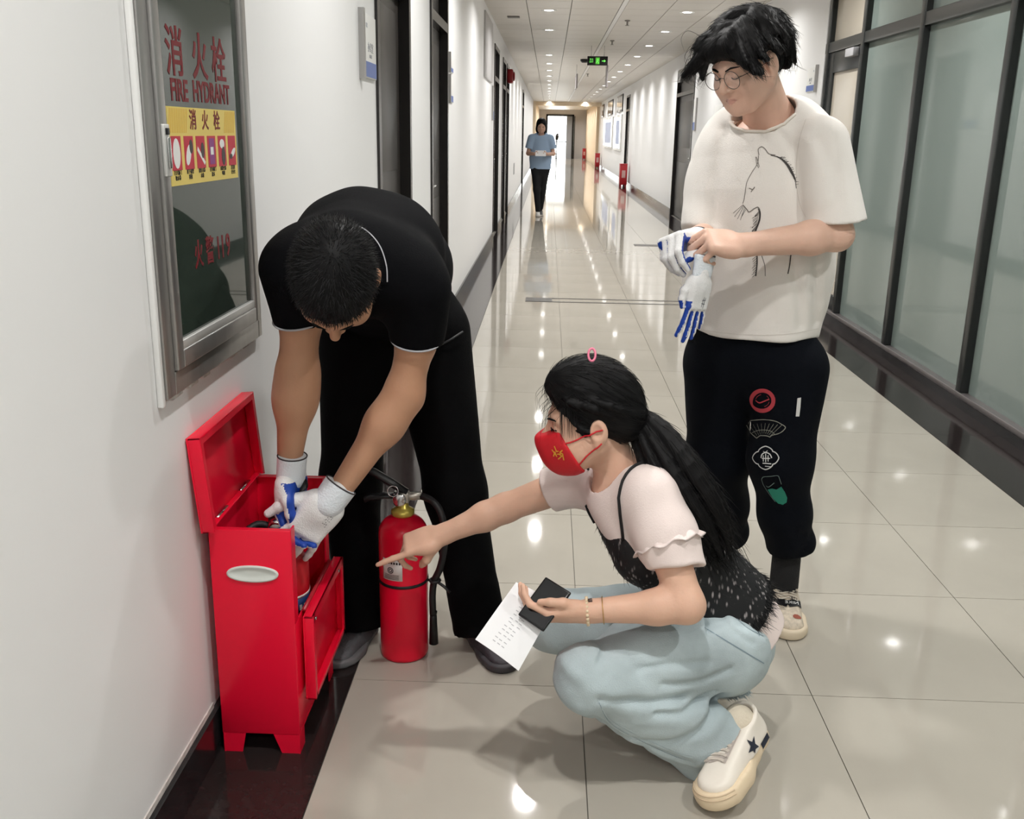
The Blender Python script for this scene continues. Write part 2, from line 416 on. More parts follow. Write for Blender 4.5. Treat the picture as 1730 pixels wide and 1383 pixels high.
# yellow instruction sticker (stuck on the glass)
st = MB().box((GX, 1.906, 1.279), (GX+.0012, 2.323, 1.428)).build('instruction_sticker', YELLOW)
tag(st, 'yellow fire hydrant instruction sticker with six small red pictures', 'sticker')
SX = GX+.0013
def SM(y, z, dx=0): return frame_m((SX+dx, y, z), (0, 1, 0), (0, 0, 1))
for side_ in (0, 1):
    h_ = MB()
    for k in range(46):
        y0 = 1.908+k*.0092
        if y0 > 2.305: break
        if (y0 < 2.0) != (side_ == 0) or 2.0 < y0 < 2.235: continue
        h_.prism([(0, 0), (.004, 0), (.016, .046), (.012, .046)], frame_m((SX-.0001, y0, 1.379), (0, 1, 0), (0, 0, 1)), .0003)
    tag(h_.build('hatched_stripes', AMBER, st), kind='stuff')
for ch, yy in zip('消火栓', (2.045, 2.118, 2.192)): text_obj('heading', ch, .042, SM(yy, 1.402), REDTXT, st, sx=1.0, bold=.0006)
pics = MB()
WH = mat('print_white', (.8, .8, .78), .5); PV = mat('print_violet', (.25, .05, .22), .5); PK = mat('print_dark', (.06, .05, .05), .5)
for k in range(6):
    yy = 1.916+k*.0690
    p = MB().box((SX-.0001, yy, 1.308), (SX+.0004, yy+.052, 1.373)).build('picture_panel', REDPANEL, st)
    i_ = MB(); P_ = frame_m((SX+.0004, yy+.026, 1.340), (0, 1, 0), (0, 0, 1))
    circ = lambda cx, cy, rx, ry, n=16, a=0: [(cx+rx*math.cos(t)*math.cos(a)-ry*math.sin(t)*math.sin(a), cy+rx*math.cos(t)*math.sin(a)+ry*math.sin(t)*math.cos(a)) for t in [2*math.pi*q/n for q in range(n)]]
    if k == 0: i_.prism(circ(0, 0, .019, .029), P_, .0003)
    elif k == 1: i_.prism(circ(-.004, -.004, .012, .022, a=-.5), P_, .0003); i_.cur = 1; i_.prism(circ(.012, .012, .010, .014), P_, .0004)
    elif k == 2: i_.prism([(-.022, .004), (.018, -.026), (.024, -.020), (-.018, .012)], P_, .0003); i_.cur = 1; i_.prism(circ(.010, .004, .010, .016), P_, .0004)
    elif k == 3: i_.cur = 2; i_.prism([(-.016, -.026), (.016, -.026), (.016, .028), (-.016, .028)], P_, .0003); i_.cur = 0; i_.prism([(-.009, -.006), (.009, -.006), (.009, .010), (-.009, .010)], P_, .0005)
    elif k == 4: i_.prism(circ(0, .016, .016, .010), P_, .0003); i_.cur = 1; i_.prism(circ(.006, -.010, .012, .020), P_, .0004)
    else: i_.prism(circ(.006, -.004, .018, .007, a=.5), P_, .0003); i_.cur = 1; i_.prism(circ(-.010, -.012, .010, .006), P_, .0004)
    i_.build('picture', [WH, PK, PV], p)
for k, tx in enumerate(['打开箱门\n取水带', '按下报警\n按钮', '接好水带\n水枪', '打开阀门\n放水', '对准火源\n喷射', '注意安\n全灭火']):
    text_obj('caption', tx, .0105, SM(1.942+k*.0690, 1.298), BLACKTXT, st, sx=.95)

# ================================================================== DOOR SIGNS
def sign(y0, y1, z0, z1, label, x=XL, side=1, lines=True, zsplit=None):
    s = MB().bbox((min(x, x+side*.010), y0, z0), (max(x, x+side*.010), y1, z1), .002).build('door_sign', WHITEP)
    tag(s, label, 'sign')
    xf = x+side*.0102
    def slab(nm, a, b_, c, d, M, t=.001):
        return box(nm, (min(xf, xf+side*t), a, c), (max(xf, xf+side*t), b_, d), M, s)
    zs = z0+(z1-z0)*.26
    slab('blue_band', y0+.004, y1-.004, z0+.004, zs, BLUEP)
    rail = y0-.016 if side > 0 else y0-.016
    box('metal_rail', (min(x, x+side*.022), y0-.03, z0-.01), (max(x, x+side*.022), y0, z1+.01), ALU, s)
    if lines:
        h = z1-z0; w_ = y1-y0
        Mx = lambda yy, zz: frame_m((xf+side*.0002, yy, zz), (0, side, 0), (0, 0, 1))
        text_obj('room_name', '办公室', h*.17, Mx((y0+y1)/2+.02, z0+h*.48), GREYP, s)
        text_obj('room_name', 'OFFICE', h*.075, Mx((y0+y1)/2+.02, z0+h*.35), GREYP, s)
        text_obj('emblem', '学院', h*.08, Mx(y0+w_*.3, z0+h*.82), mat('pale_print', (.55, .57, .6), .5), s)
        text_obj('room_number', '108', h*.10, Mx(y1-.07, z0+h*.13), WHITEP, s)
    return s
sign(3.98, 4.28, 1.592, 1.83, 'white and blue door sign with metal rail on left wall before the first dark door')
sign(7.38, 7.66, 1.81, 1.93, 'upper small white and blue sign after the second dark door on the left', lines=False)
sign(7.38, 7.66, 1.60, 1.78, 'lower small white and blue sign after the second dark door on the left', lines=False)
sign(8.80, 9.10, 1.78, 1.98, 'white and blue door sign on right wall beside the glazed partition', x=XR, side=-1)
sign(15.75, 16.05, 1.48, 1.95, 'grey white notice on right wall beside the dark red brown door', x=XR, side=-1, lines=False)
sign(13.3, 14.0, 1.40, 1.80, 'framed white notice on right wall just behind the standing man', x=XR, side=-1, lines=False)
sign(12.9, 13.2, 1.55, 1.95, 'white sign on left wall before the third dark door', lines=False)
tag(MB().bbox((XR-.05, 17.5, 2.28), (XR, 17.9, 2.44), .006).build('emergency_lamp', mat('grey_lamp_box', (.38, .38, .38), .5)), 'small grey lamp box above the right wall dark red brown door', 'lamp')
tag(MB().bbox((XL, 11.25, 1.98), (XL+.02, 12.65, 2.66), .004).build('wall_panel', mat('grey_wall_panel', (.50, .49, .49), .4)), 'tall grey panel high on the left wall near the ceiling', 'panel')
al = MB().bbox((XL, 17.2, 2.2), (XL+.10, 17.5, 2.42), .02).build('alarm_bell', DRED); tag(al, 'red fire alarm above the far dark door on the left wall', 'alarm')
MB().lathe([(.03, 0), (.07, .005), (.075, .02), (.05, .03)], 16, frame_m((XL+.10, 17.35, 2.31), (0, 1, 0), (0, 0, 1))).build('sounder', DRED, al)
tag(MB().bbox((XL, 21.1, .55), (XL+.012, 21.5, .78), .002).build('wall_socket', mat('socket_grey', (.35, .35, .36), .5)), 'small grey socket plate low on the left wall', 'socket')

# ================================================================== CEILING FITTINGS
ex = MB().bbox((.57, 16.5, 2.452), (.895, 16.53, 2.59), .004).build('exit_sign', BLACKP)
tag(ex, 'green lit hanging exit sign with a running figure and arrow', 'exit sign')
GLOW = mat('green_glow', (.1, .5, .08), .4, emit=((.18, .85, .12), 1.1))
EM = lambda x, z: frame_m((x, 16.4985, z), (1, 0, 0), (0, 0, 1))
pg = MB(); pg.prism([(-.032, -.05), (.032, -.05), (.032, .05), (-.032, .05)], EM(.733, 2.521), .0005); pg.build('pictogram_panel', mat('green_panel', (.05, .25, .03), .4, emit=((.10, .42, .05), .8)), ex)
rn = MB(); rn.tube([(.738, 16.4975, 2.553), (.739, 16.4975, 2.557)], .008, 8)
for a_, b_ in (((.735, 2.545), (.728, 2.515)), ((.728, 2.515), (.748, 2.498)), ((.748, 2.498), (.742, 2.480)), ((.728, 2.515), (.716, 2.496)), ((.716, 2.496), (.706, 2.498)), ((.735, 2.54), (.753, 2.528)), ((.735, 2.54), (.716, 2.53))):
    rn.tube([(a_[0], 16.4975, a_[1]), (b_[0], 16.4975, b_[1])], .004, 6)
rn.build('running_figure', GLOW, ex)
ar = MB(); ar.prism([(-.03, -.006), (.005, -.006), (.005, -.022), (.034, 0), (.005, .022), (.005, .006), (-.03, .006)], EM(.83, 2.52), .0005); ar.build('arrow', GLOW, ex)
text_obj('lettering', 'EXIT', .034, EM(.635, 2.505), GLOW, ex, sx=.9); text_obj('lettering', '安全', .034, EM(.635, 2.54), GLOW, ex, sx=.9)
for x in (.63, .835): MB().tube([(x, 16.515, 2.585), (x, 16.515, CEIL)], .004, 6).build('hanger_rod', STEEL, ex)
def sprinkler(x, y, lab):
    s = empty('sprinkler_head', (x, y, CEIL), lab, 'sprinkler')
    MB().lathe([(.035, 0), (.03, -.012), (.012, -.014), (.010, -.05), (.008, -.055)], 12, Matrix.Translation((x, y, CEIL))).build('body', mat('sprinkler_metal', (.25, .23, .21), .4, metal=.7), s)
    MB().lathe([(.026, -.062), (.026, -.058), (.006, -.056)], 12, Matrix.Translation((x, y, CEIL))).build('deflector', MATS['sprinkler_metal'], s)
sprinkler(.92, 12.9, 'nearest small ceiling sprinkler beside the long batten')
sprinkler(.90, 15.6, 'small ceiling sprinkler just before the exit sign')
sprinkler(.85, 24.0, 'small ceiling sprinkler farthest down the corridor')
pc = MB().lathe([(.08, 0), (.08, -.03), (.05, -.06), (.0, -.075)][:3], 16, Matrix.Translation((.62, 19.5, CEIL))).build('dome_camera', BLACKP); tag(pc, 'dark dome camera on the ceiling behind the exit sign', 'camera')
tag(MB().bbox((.50, 20.5, 2.28), (.53, 21.4, 2.55), .004).build('hanging_sign', mat('grey_hanging_sign', (.36, .33, .33), .5)), 'grey hanging sign tilted below the ceiling, left of the exit sign', 'sign')
MB().tube([(.515, 20.95, 2.54), (.515, 20.95, CEIL+.005)], .006, 6).build('hanger_rod', STEEL, bpy.data.objects['hanging_sign'])
tag(MB().bbox((1.02, 19.0, 2.24), (1.045, 19.4, 2.62), .004).build('hanging_sign', MATS['grey_hanging_sign']), 'narrow grey hanging sign right of the exit sign', 'sign')
MB().tube([(1.032, 19.2, 2.61), (1.032, 19.2, CEIL+.005)], .006, 6).build('hanger_rod', STEEL, bpy.data.objects['hanging_sign.001'])
tag(MB().bbox((-.55, 12.6, CEIL-.012), (-.40, 12.75, CEIL), .003).build('ceiling_sensor', mat('dark_grille', (.16, .15, .14), .5)), 'small dark ceiling grille over the left wall side', 'sensor')

# ================================================================== FAR RIGHT WALL: boards, high windows, red boxes
BG = mat('board_glass', (.80, .84, .86), .08)
for k, (a_, b_) in enumerate(((31.6, 35.0), (36.0, 41.5))):
    nb = MB().bbox((XR-.052, a_, .90), (XR-.001, b_, 2.02), .01).build('notice_board', WHITEP)
    tag(nb, ['white framed notice board nearer of two on the far right wall', 'white framed notice board farther of two on the far right wall'][k], 'notice board')
    box('board_glass', (XR-.056, a_+.1, .98), (XR-.052, b_-.1, 1.94), BG, nb)
    box('poster', (XR-.058, a_+.5, 1.1), (XR-.056, b_-1.2, 1.85), mat('blue_grey_poster', (.42, .48, .66), .5), nb)
for k, (a_, b_) in enumerate(((31.6, 34.2), (36.5, 39.5), (42.5, 44.0))):
    hw = MB().bbox((XR-.03, a_, 2.10), (XR+.02, b_, 2.62), .006).build('high_window', CASING)
    tag(hw, ['nearest dark high window above the notice boards', 'middle dark high window above the notice boards', 'farthest dark high window above the notice boards'][k], 'window')
    for q in range(3):
        w3 = (b_-a_-.24)/3; box('pane', (XR-.034, a_+.06+q*(w3+.06), 2.16), (XR-.03, a_+.06+q*(w3+.06)+w3, 2.56), mat('dark_pane', (.10, .08, .08), .1), hw)
for k, (y_, lab) in enumerate(((27.9, 'red extinguisher box on the right nearest of the three far ones'), (43.2, 'red extinguisher box on the right, middle of the three far ones'), (57.5, 'red extinguisher box at the far end beside the open dark door leaf'))):
    rb = empty('extinguisher_box', (2.1, y_, 0), lab, 'fire box', 'far red extinguisher boxes')
    x0 = 1.98 if k < 2 else 1.9
    MB().bbox((x0, y_, .06), (x0+.2, y_+.4, .60), .006).build('body', DRED, rb)
    MB().bbox((x0-.004, y_-.004, .60), (x0+.204, y_+.404, .625), .004).build('lid', DRED, rb)
    for a_ in (x0+.01, x0+.15):
        for b_ in (y_+.01, y_+.35): MB().box((a_, b_, 0), (a_+.04, b_+.04, .06)).build('foot', DRED, rb)
    box('label_panel', (x0+.05, y_-.002, .25), (x0+.15, y_, .45), mat('box_label', (.5, .3, .28), .5), rb)
# plain dark tripod-like stand in front of the bright doorway
sp = empty('floor_stand', (.42, 59.0, 0), 'slim dark stand silhouetted in the bright far doorway', 'stand')
MB().tube([(.42, 59, .02), (.42, 59, 1.2)], .035, 8).build('pole', BLACKP, sp)
MB().tube([(.42, 59, 1.05), (.44, 59, 1.25), (.47, 59, 1.42)], [.08, .11, .05], 8).build('head', BLACKP, sp)
MB().tube([(.2, 59, 1.33), (.45, 59, 1.36)], .02, 6).build('arm', BLACKP, sp)
MB().lathe([(.16, 0), (.16, .02), (.05, .03)], 16, Matrix.Translation((.42, 59, .001))).build('base', BLACKP, sp)

# ================================================================== RED EXTINGUISHER BOX (near, open)
bx0, bx1, by0, by1, bz0, bz1 = -.716, -.536, 1.935, 2.29, .05, .555
rb = empty('extinguisher_box', ((bx0+bx1)/2, (by0+by1)/2, 0), 'open bright red metal extinguisher box against the left wall with raised lid', 'fire box')
t = .004
bd = MB()
bd.bbox((bx0, by0, bz0), (bx1, by0+t, bz1), .0015)                 # end panel towards the viewer
bd.bbox((bx0, by1-t, bz0), (bx1, by1, bz1), .0015)
bd.bbox((bx0, by0+t, bz0), (bx0+t, by1-t, bz1), .0015)
bd.box((bx0+t, by0+t, bz0), (bx1, by1-t, bz0+t))
bd.bbox((bx1-t, by0+t, bz0+t), (bx1, by1-t, bz0+.28), .0015)       # lower front
for y_ in (by0+t, by1-t-.03): bd.box((bx1-t, y_, bz0+.28), (bx1, y_+.03, bz1))
for y_, s_ in ((by0+t, 1), (by1-t, -1)):                           # inner return lips at the top
    bd.box((bx0+t, min(y_, y_+s_*.012), bz1-.004), (bx1-t, max(y_, y_+s_*.012), bz1-.001))
bd.build('body', RED, rb)
# feet: four folded sheet brackets
for fx, fy, sx_, sy_ in ((bx0+.004, by0, 1, 1), (bx1-.004, by0, -1, 1), (bx0+.004, by1, 1, -1), (bx1-.004, by1, -1, -1)):
    f_ = MB()
    pl = [(0, .05), (0, 0), (.040, 0), (.050 if sx_ > 0 else .058, .05)]
    f_.prism([(sx_*x, z) for x, z in pl][::sx_], frame_m((fx, fy+sy_*.001, 0), (1, 0, 0), (0, 0, 1)), -sy_*.003 if sy_ > 0 else .003)
    f_.box((min(fx, fx-sx_*.002), min(fy, fy+sy_*.045), 0), (max(fx, fx-sx_*.002)+.001, max(fy, fy+sy_*.045), .052))
    f_.build('foot', RED, rb)
# lid leaning back on the wall: hinge along the back top edge
Ml = frame_m((bx0+.0, by0-.032, bz1+.002), (0, 1, 0), (-.085, 0, 1))   # local x along Y, y up the lid, z = normal
L_ = by1-by0+.028; Hh = .212
lid = MB(); lid.bbox((0, 0, -.004), (L_, Hh, 0), .001, Ml)
for lo, hi in (((0, 0, 0), (.004, Hh, .026)), ((L_-.004, 0, 0), (L_, Hh, .026)), ((0, Hh-.004, 0), (L_, Hh, .026)), ((0, 0, 0), (L_, .004, .016))): lid.bbox(lo, hi, .001, Ml)
for lo, hi in (((.004, .004, .022), (.016, Hh-.004, .026)), ((L_-.016, .004, .022), (L_-.004, Hh-.004, .026)), ((.016, Hh-.016, .022), (L_-.016, Hh-.004, .026))): lid.box(lo, hi, Ml)
lid.build('lid', RED, rb)
for a_ in (.05, .22):
    hg = MB(); hg.tube([(bx0+.004, by0+a_, bz1+.004), (bx0+.004, by0+a_+.07, bz1+.004)], .005, 8); hg.build('hinge', STEEL, rb)
hg = MB(); hg.box((bx0+.004, by0+.02, bz1), (bx0+.012, by1-.02, bz1+.002)); hg.build('hinge_plate', mat('hinge_metal', (.45, .42, .42), .35, metal=.8), rb)
# drop-down front flap hanging outside, inner side outwards
fx = bx1+.010
fl_ = MB(); za_, zb_ = .125, .335
fl_.bbox((fx, by0+.03, za_), (fx+.003, by1+.004, zb_), .001)
for lo, hi in (((fx+.003, by0+.03, za_), (fx+.024, by0+.034, zb_)), ((fx+.003, by1, za_), (fx+.024, by1+.004, zb_)), ((fx+.003, by0+.03, za_), (fx+.024, by1+.004, za_+.004)), ((fx+.003, by0+.03, zb_-.004), (fx+.024, by1+.004, zb_))): fl_.bbox(lo, hi, .001)
for lo, hi in (((fx+.020, by0+.034, za_), (fx+.024, by0+.046, zb_)), ((fx+.020, by1-.012, za_), (fx+.024, by1, zb_)), ((fx+.020, by0+.04, zb_-.020), (fx+.024, by1, zb_)), ((fx+.020, by0+.04, za_), (fx+.024, by1, za_+.012))): fl_.box(lo, hi)
fl_.build('front_flap', RED, rb)
hg = MB(); hg.tube([(bx1+.006, by0+.06, zb_+.002), (bx1+.006, by1-.03, zb_+.002)], .005, 8); hg.build('flap_hinge', mat('hinge_red', (.40, .02, .03), .3), rb)
for a_ in (.05, .30): MB().tube([(fx+.023, by0+a_, zb_-.012), (fx+.027, by0+a_, zb_-.012)], .004, 8).build('rivet', STEEL, rb)
# oval white hand grip on the end panel
og = MB(); n = 40; vs_ = []; 
for ring_, (sx_, sz_, dy_) in enumerate(((.057, .0195, 0), (.057, .0195, .004), (.052, .0155, .0045), (.047, .0120, .0012), (.02, .004, .0008))):
    for k in range(n):
        an = 2*math.pi*k/n; c_, s_ = math.cos(an), math.sin(an)
        vs_.append((-.6235+sx_*c_, by0-dy_, .4525+sz_*math.copysign(abs(s_)**.9, s_)))
fs_ = [(i*n+k, i*n+(k+1) % n, (i+1)*n+(k+1) % n, (i+1)*n+k) for i in range(4) for k in range(n)] + [tuple(range(4*n, 5*n))]
og.add(vs_, fs_, True); og.build('hand_grip', PALEG, rb)

# ================================================================== FIRE EXTINGUISHERS
LABELW = mat('label_white', (.78, .78, .76), .5)
def arc_label(c, r, a0, a1, z0, z1, n=12, t=.0006):
    """a label wrapped round a cylinder"""
    m_ = MB(); vs_ = []
    for i in range(n+1):
        a = a0+(a1-a0)*i/n
        for rr, z in ((r, z0), (r+t, z0), (r+t, z1), (r, z1)): vs_.append((c[0]+rr*math.cos(a), c[1]+rr*math.sin(a), z))
    fs_ = []
    for i in range(n):
        for k in range(4): fs_.append((i*4+k, (i+1)*4+k, (i+1)*4+(k+1) % 4, i*4+(k+1) % 4))
    fs_ += [(0, 1, 2, 3), (n*4+3, n*4+2, n*4+1, n*4)]
    return m_.add(vs_, fs_, True)
ec = Vector((-.363, 2.410, 0)); R_ = .0655
xt = empty('fire_extinguisher', ec, 'red fire extinguisher with black hose standing on the floor', 'extinguisher')
body = [(.0, .002)] ; Z1 = .395
prof = [(.058, .0), (.0635, .003), (R_, .012), (R_, .36)] + [(R_*math.cos(a)+.0*a, .36+.052*math.sin(a)) for a in [math.radians(q) for q in (12, 24, 36, 48, 60, 70)]] + [(.020, .413), (.019, .418)]
MB().lathe(prof, 40, Matrix.Translation(ec)).build('cylinder', RED, xt)
MB().lathe([(.027, .408), (.031, .412), (.031, .422), (.022, .428), (.016, .432), (.014, .448)], 24, Matrix.Translation(ec)).build('neck_ring', BRASS, xt)
vb = MB(); vb.bbox((ec.x-.016, ec.y-.014, .444), (ec.x+.018, ec.y+.014, .474), .004); vb.tube([(ec.x, ec.y, .46), (ec.x+.05, ec.y+.004, .462)], .011, 10); vb.build('valve_body', mat('valve_alloy', (.5, .47, .42), .35, metal=.7), xt)
gg = MB(); gg.lathe([(.016, 0), (.018, .003), (.018, .010), (.014, .012)], 20, frame_m((ec.x-.006, ec.y-.014, .457), (1, 0, 0), (0, 0, 1))).build('gauge', STEEL, xt)
# levers
lv = MB(); lv.tube([(ec.x+.012, ec.y, .472), (ec.x-.03, ec.y, .498), (ec.x-.075, ec.y-.002, .527), (ec.x-.105, ec.y-.004, .540)], [(.015, .009), (.016, .011), (.015, .010), (.012, .006)], 8, flat=Vector((0, 1, 0))); lv.build('squeeze_lever', BLACKP, xt)
lv = MB(); lv.tube([(ec.x-.012, ec.y, .462), (ec.x-.05, ec.y, .461), (ec.x-.085, ec.y-.003, .456), (ec.x-.10, ec.y-.003, .449)], [(.014, .008)]*4, 8, flat=Vector((0, 1, 0))); lv.build('carry_handle', BLACKP, xt)
pn = MB(); pn.ring(.014, .0015, .0015, 20, 6, frame_m((ec.x-.022, ec.y-.022, .482), (1, 0, 0), (0, .3, 1))); pn.tube([(ec.x-.02, ec.y-.02, .472), (ec.x-.02, ec.y+.02, .472)], .002, 6); pn.build('safety_pin', STEEL, xt)
hs = MB(); H_ = [(.045, .004, .462), (.075, -.010, .457), (.100, -.022, .435), (.114, -.034, .39), (.114, -.038, .33), (.102, -.030, .27), (.085, -.016, .225), (.079, -.008, .18), (.080, -.004, .12)]
def smooth_pts(P, k=4):
    P = [Vector(p) for p in P]; out = []
    for i in range(len(P)-1):
        p0, p1, p2, p3 = P[max(i-1, 0)], P[i], P[i+1], P[min(i+2, len(P)-1)]
        for q in range(k):
            t_ = q/k; out.append(.5*((2*p1)+(p2-p0)*t_+(2*p0-5*p1+4*p2-p3)*t_*t_+(3*p1-p0-3*p2+p3)*t_**3))
    return out+[P[-1]]
hs.tube([ec+p for p in smooth_pts(H_)], .0095, 12); hs.build('hose', RUBBER, xt)
nz = MB(); nz.tube([ec+V(.080, .002, .125), ec+V(.080, .001, .10), ec+V(.081, 0, .03)], [.0095, .0105, .013], 14); nzo = nz.build('nozzle', BLACKP, xt)
MB().tube([ec+V(.080, .002, .118), ec+V(.080, .002, .128)], .0108, 14).build('nozzle_ferrule', STEEL, nzo)
sb = arc_label(ec, R_, 0, 2*math.pi, .222, .230, 36, .0018); sb.build('hose_strap', RUBBER, xt)
tl = MB(); tl.tube([ec+V(R_, -.01, .226), ec+V(.09, -.02, .228), ec+V(.112, -.030, .218), ec+V(.130, -.036, .203)], [(.004, .0025)]*4, 6); tl.ring(.014, .003, .004, 16, 6, Matrix.Translation(ec+V(.087, -.016, .228))); tl.build('strap_tail', RUBBER, xt)
a_mid = math.atan2(-ec.y, -ec.x)
lb = arc_label(ec, R_, a_mid-.95-.0, a_mid-.05, .245, .305); lbo = lb.build('paper_label', LABELW, xt)
# print on the label: heading bars, emblem
pr_ = MB()
for k in range(7):
    a = a_mid-.88+k*.115; q = arc_label(ec, R_+.0006, a, a+.07, .292, .298, 2, .0003); pr_.add(q.v, q.f)
for k in range(5): q = arc_label(ec, R_+.0006, a_mid-.85, a_mid-.20, .249+k*.003, .2500+k*.003, 6, .0003); pr_.add(q.v, q.f)
pr_.build('label_print', BLACKTXT, lbo)
em = MB(); Mx = frame_m(ec+V(math.cos(a_mid-.55), math.sin(a_mid-.55), 0)*(R_+.001)+V(0, 0, .274), V(math.cos(a_mid-.55), math.sin(a_mid-.55), 0).cross(V(0, 0, 1))*-1, (0, 0, 1))
em.ring(.008, .0012, .0005, 20, 6, Mx); em.ring(.004, .0012, .0005, 12, 6, Mx); em.build('label_emblem', BLACKTXT, lbo)

# the extinguisher standing in the box
e2 = Vector((-.604, 2.105, .055)); R2 = .060
x2 = empty('fire_extinguisher', e2, 'red fire extinguisher inside the open red box, gripped by gloved hands', 'extinguisher')
prof = [(.052, .0), (.058, .003), (R2, .012), (R2, .34)] + [(R2*math.cos(math.radians(q)), .34+.05*math.sin(math.radians(q))) for q in (12, 24, 36, 48, 60, 70)] + [(.019, .392)]
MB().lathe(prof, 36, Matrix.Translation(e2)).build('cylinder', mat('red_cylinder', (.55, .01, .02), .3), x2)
sb = arc_label(e2, R2, -1.9, .9, .284, .328, 16); lo_ = sb.build('blue_label', mat('blue_label', (.015, .05, .16), .4), x2)
q = arc_label(e2, R2, -1.9, .9, .329, .335, 16, .0007); q.build('white_label_edge', LABELW, lo_)
q = MB()
for k in range(10):
    a = -1.6+k*.22; r_ = arc_label(e2, R2+.0006, a, a+.12, .298, .312, 2, .0004); q.add(r_.v, r_.f)
q.build('label_print', LABELW, lo_)
MB().lathe([(.025, .386), (.028, .390), (.028, .400), (.015, .408), (.013, .425)], 20, Matrix.Translation(e2)).build('neck_ring', BRASS, x2)
vb = MB(); vb.bbox((e2.x-.022, e2.y-.034, e2.z+.43), (e2.x+.022, e2.y+.03, e2.z+.488), .007); vb.build('valve_body', mat('dark_valve', (.10, .09, .08), .4, metal=.6), x2)
gm = frame_m((e2.x+.004, e2.y-.036, e2.z+.462), (1, 0, 0), (0, -.5, 1))
gg = MB(); gg.lathe([(.019, 0), (.021, .003), (.021, .016), (.017, .018)], 24, gm); gg.build('gauge', STEEL, x2)
MB().lathe([(.0155, .0175), (.0155, .0185)], 20, gm).build('gauge_face', mat('gauge_face', (.35, .36, .33), .3), x2)
lv = MB(); lv.tube([(e2.x-.01, e2.y-.02, e2.z+.462), (e2.x+.03, e2.y-.01, e2.z+.51), (e2.x+.068, e2.y-.02, e2.z+.555)], [(.016, .006)]*3, 8, flat=Vector((.5, -.8, 0))); lv.build('squeeze_lever', BLACKP, x2)
lv = MB(); lv.tube([(e2.x, e2.y+.01, e2.z+.45), (e2.x+.04, e2.y+.03, e2.z+.46), (e2.x+.07, e2.y+.05, e2.z+.45)], [(.014, .006)]*3, 8, flat=Vector((.5, -.8, 0))); lv.build('carry_handle', BLACKP, x2)
hs = MB(); hs.tube(smooth_pts([e2+V(-.018, -.01, .44), e2+V(-.05, -.02, .45), e2+V(-.075, -.05, .43), e2+V(-.078, -.08, .36), e2+V(-.075, -.10, .25)]), .009, 10); hs.build('hose', RUBBER, x2)
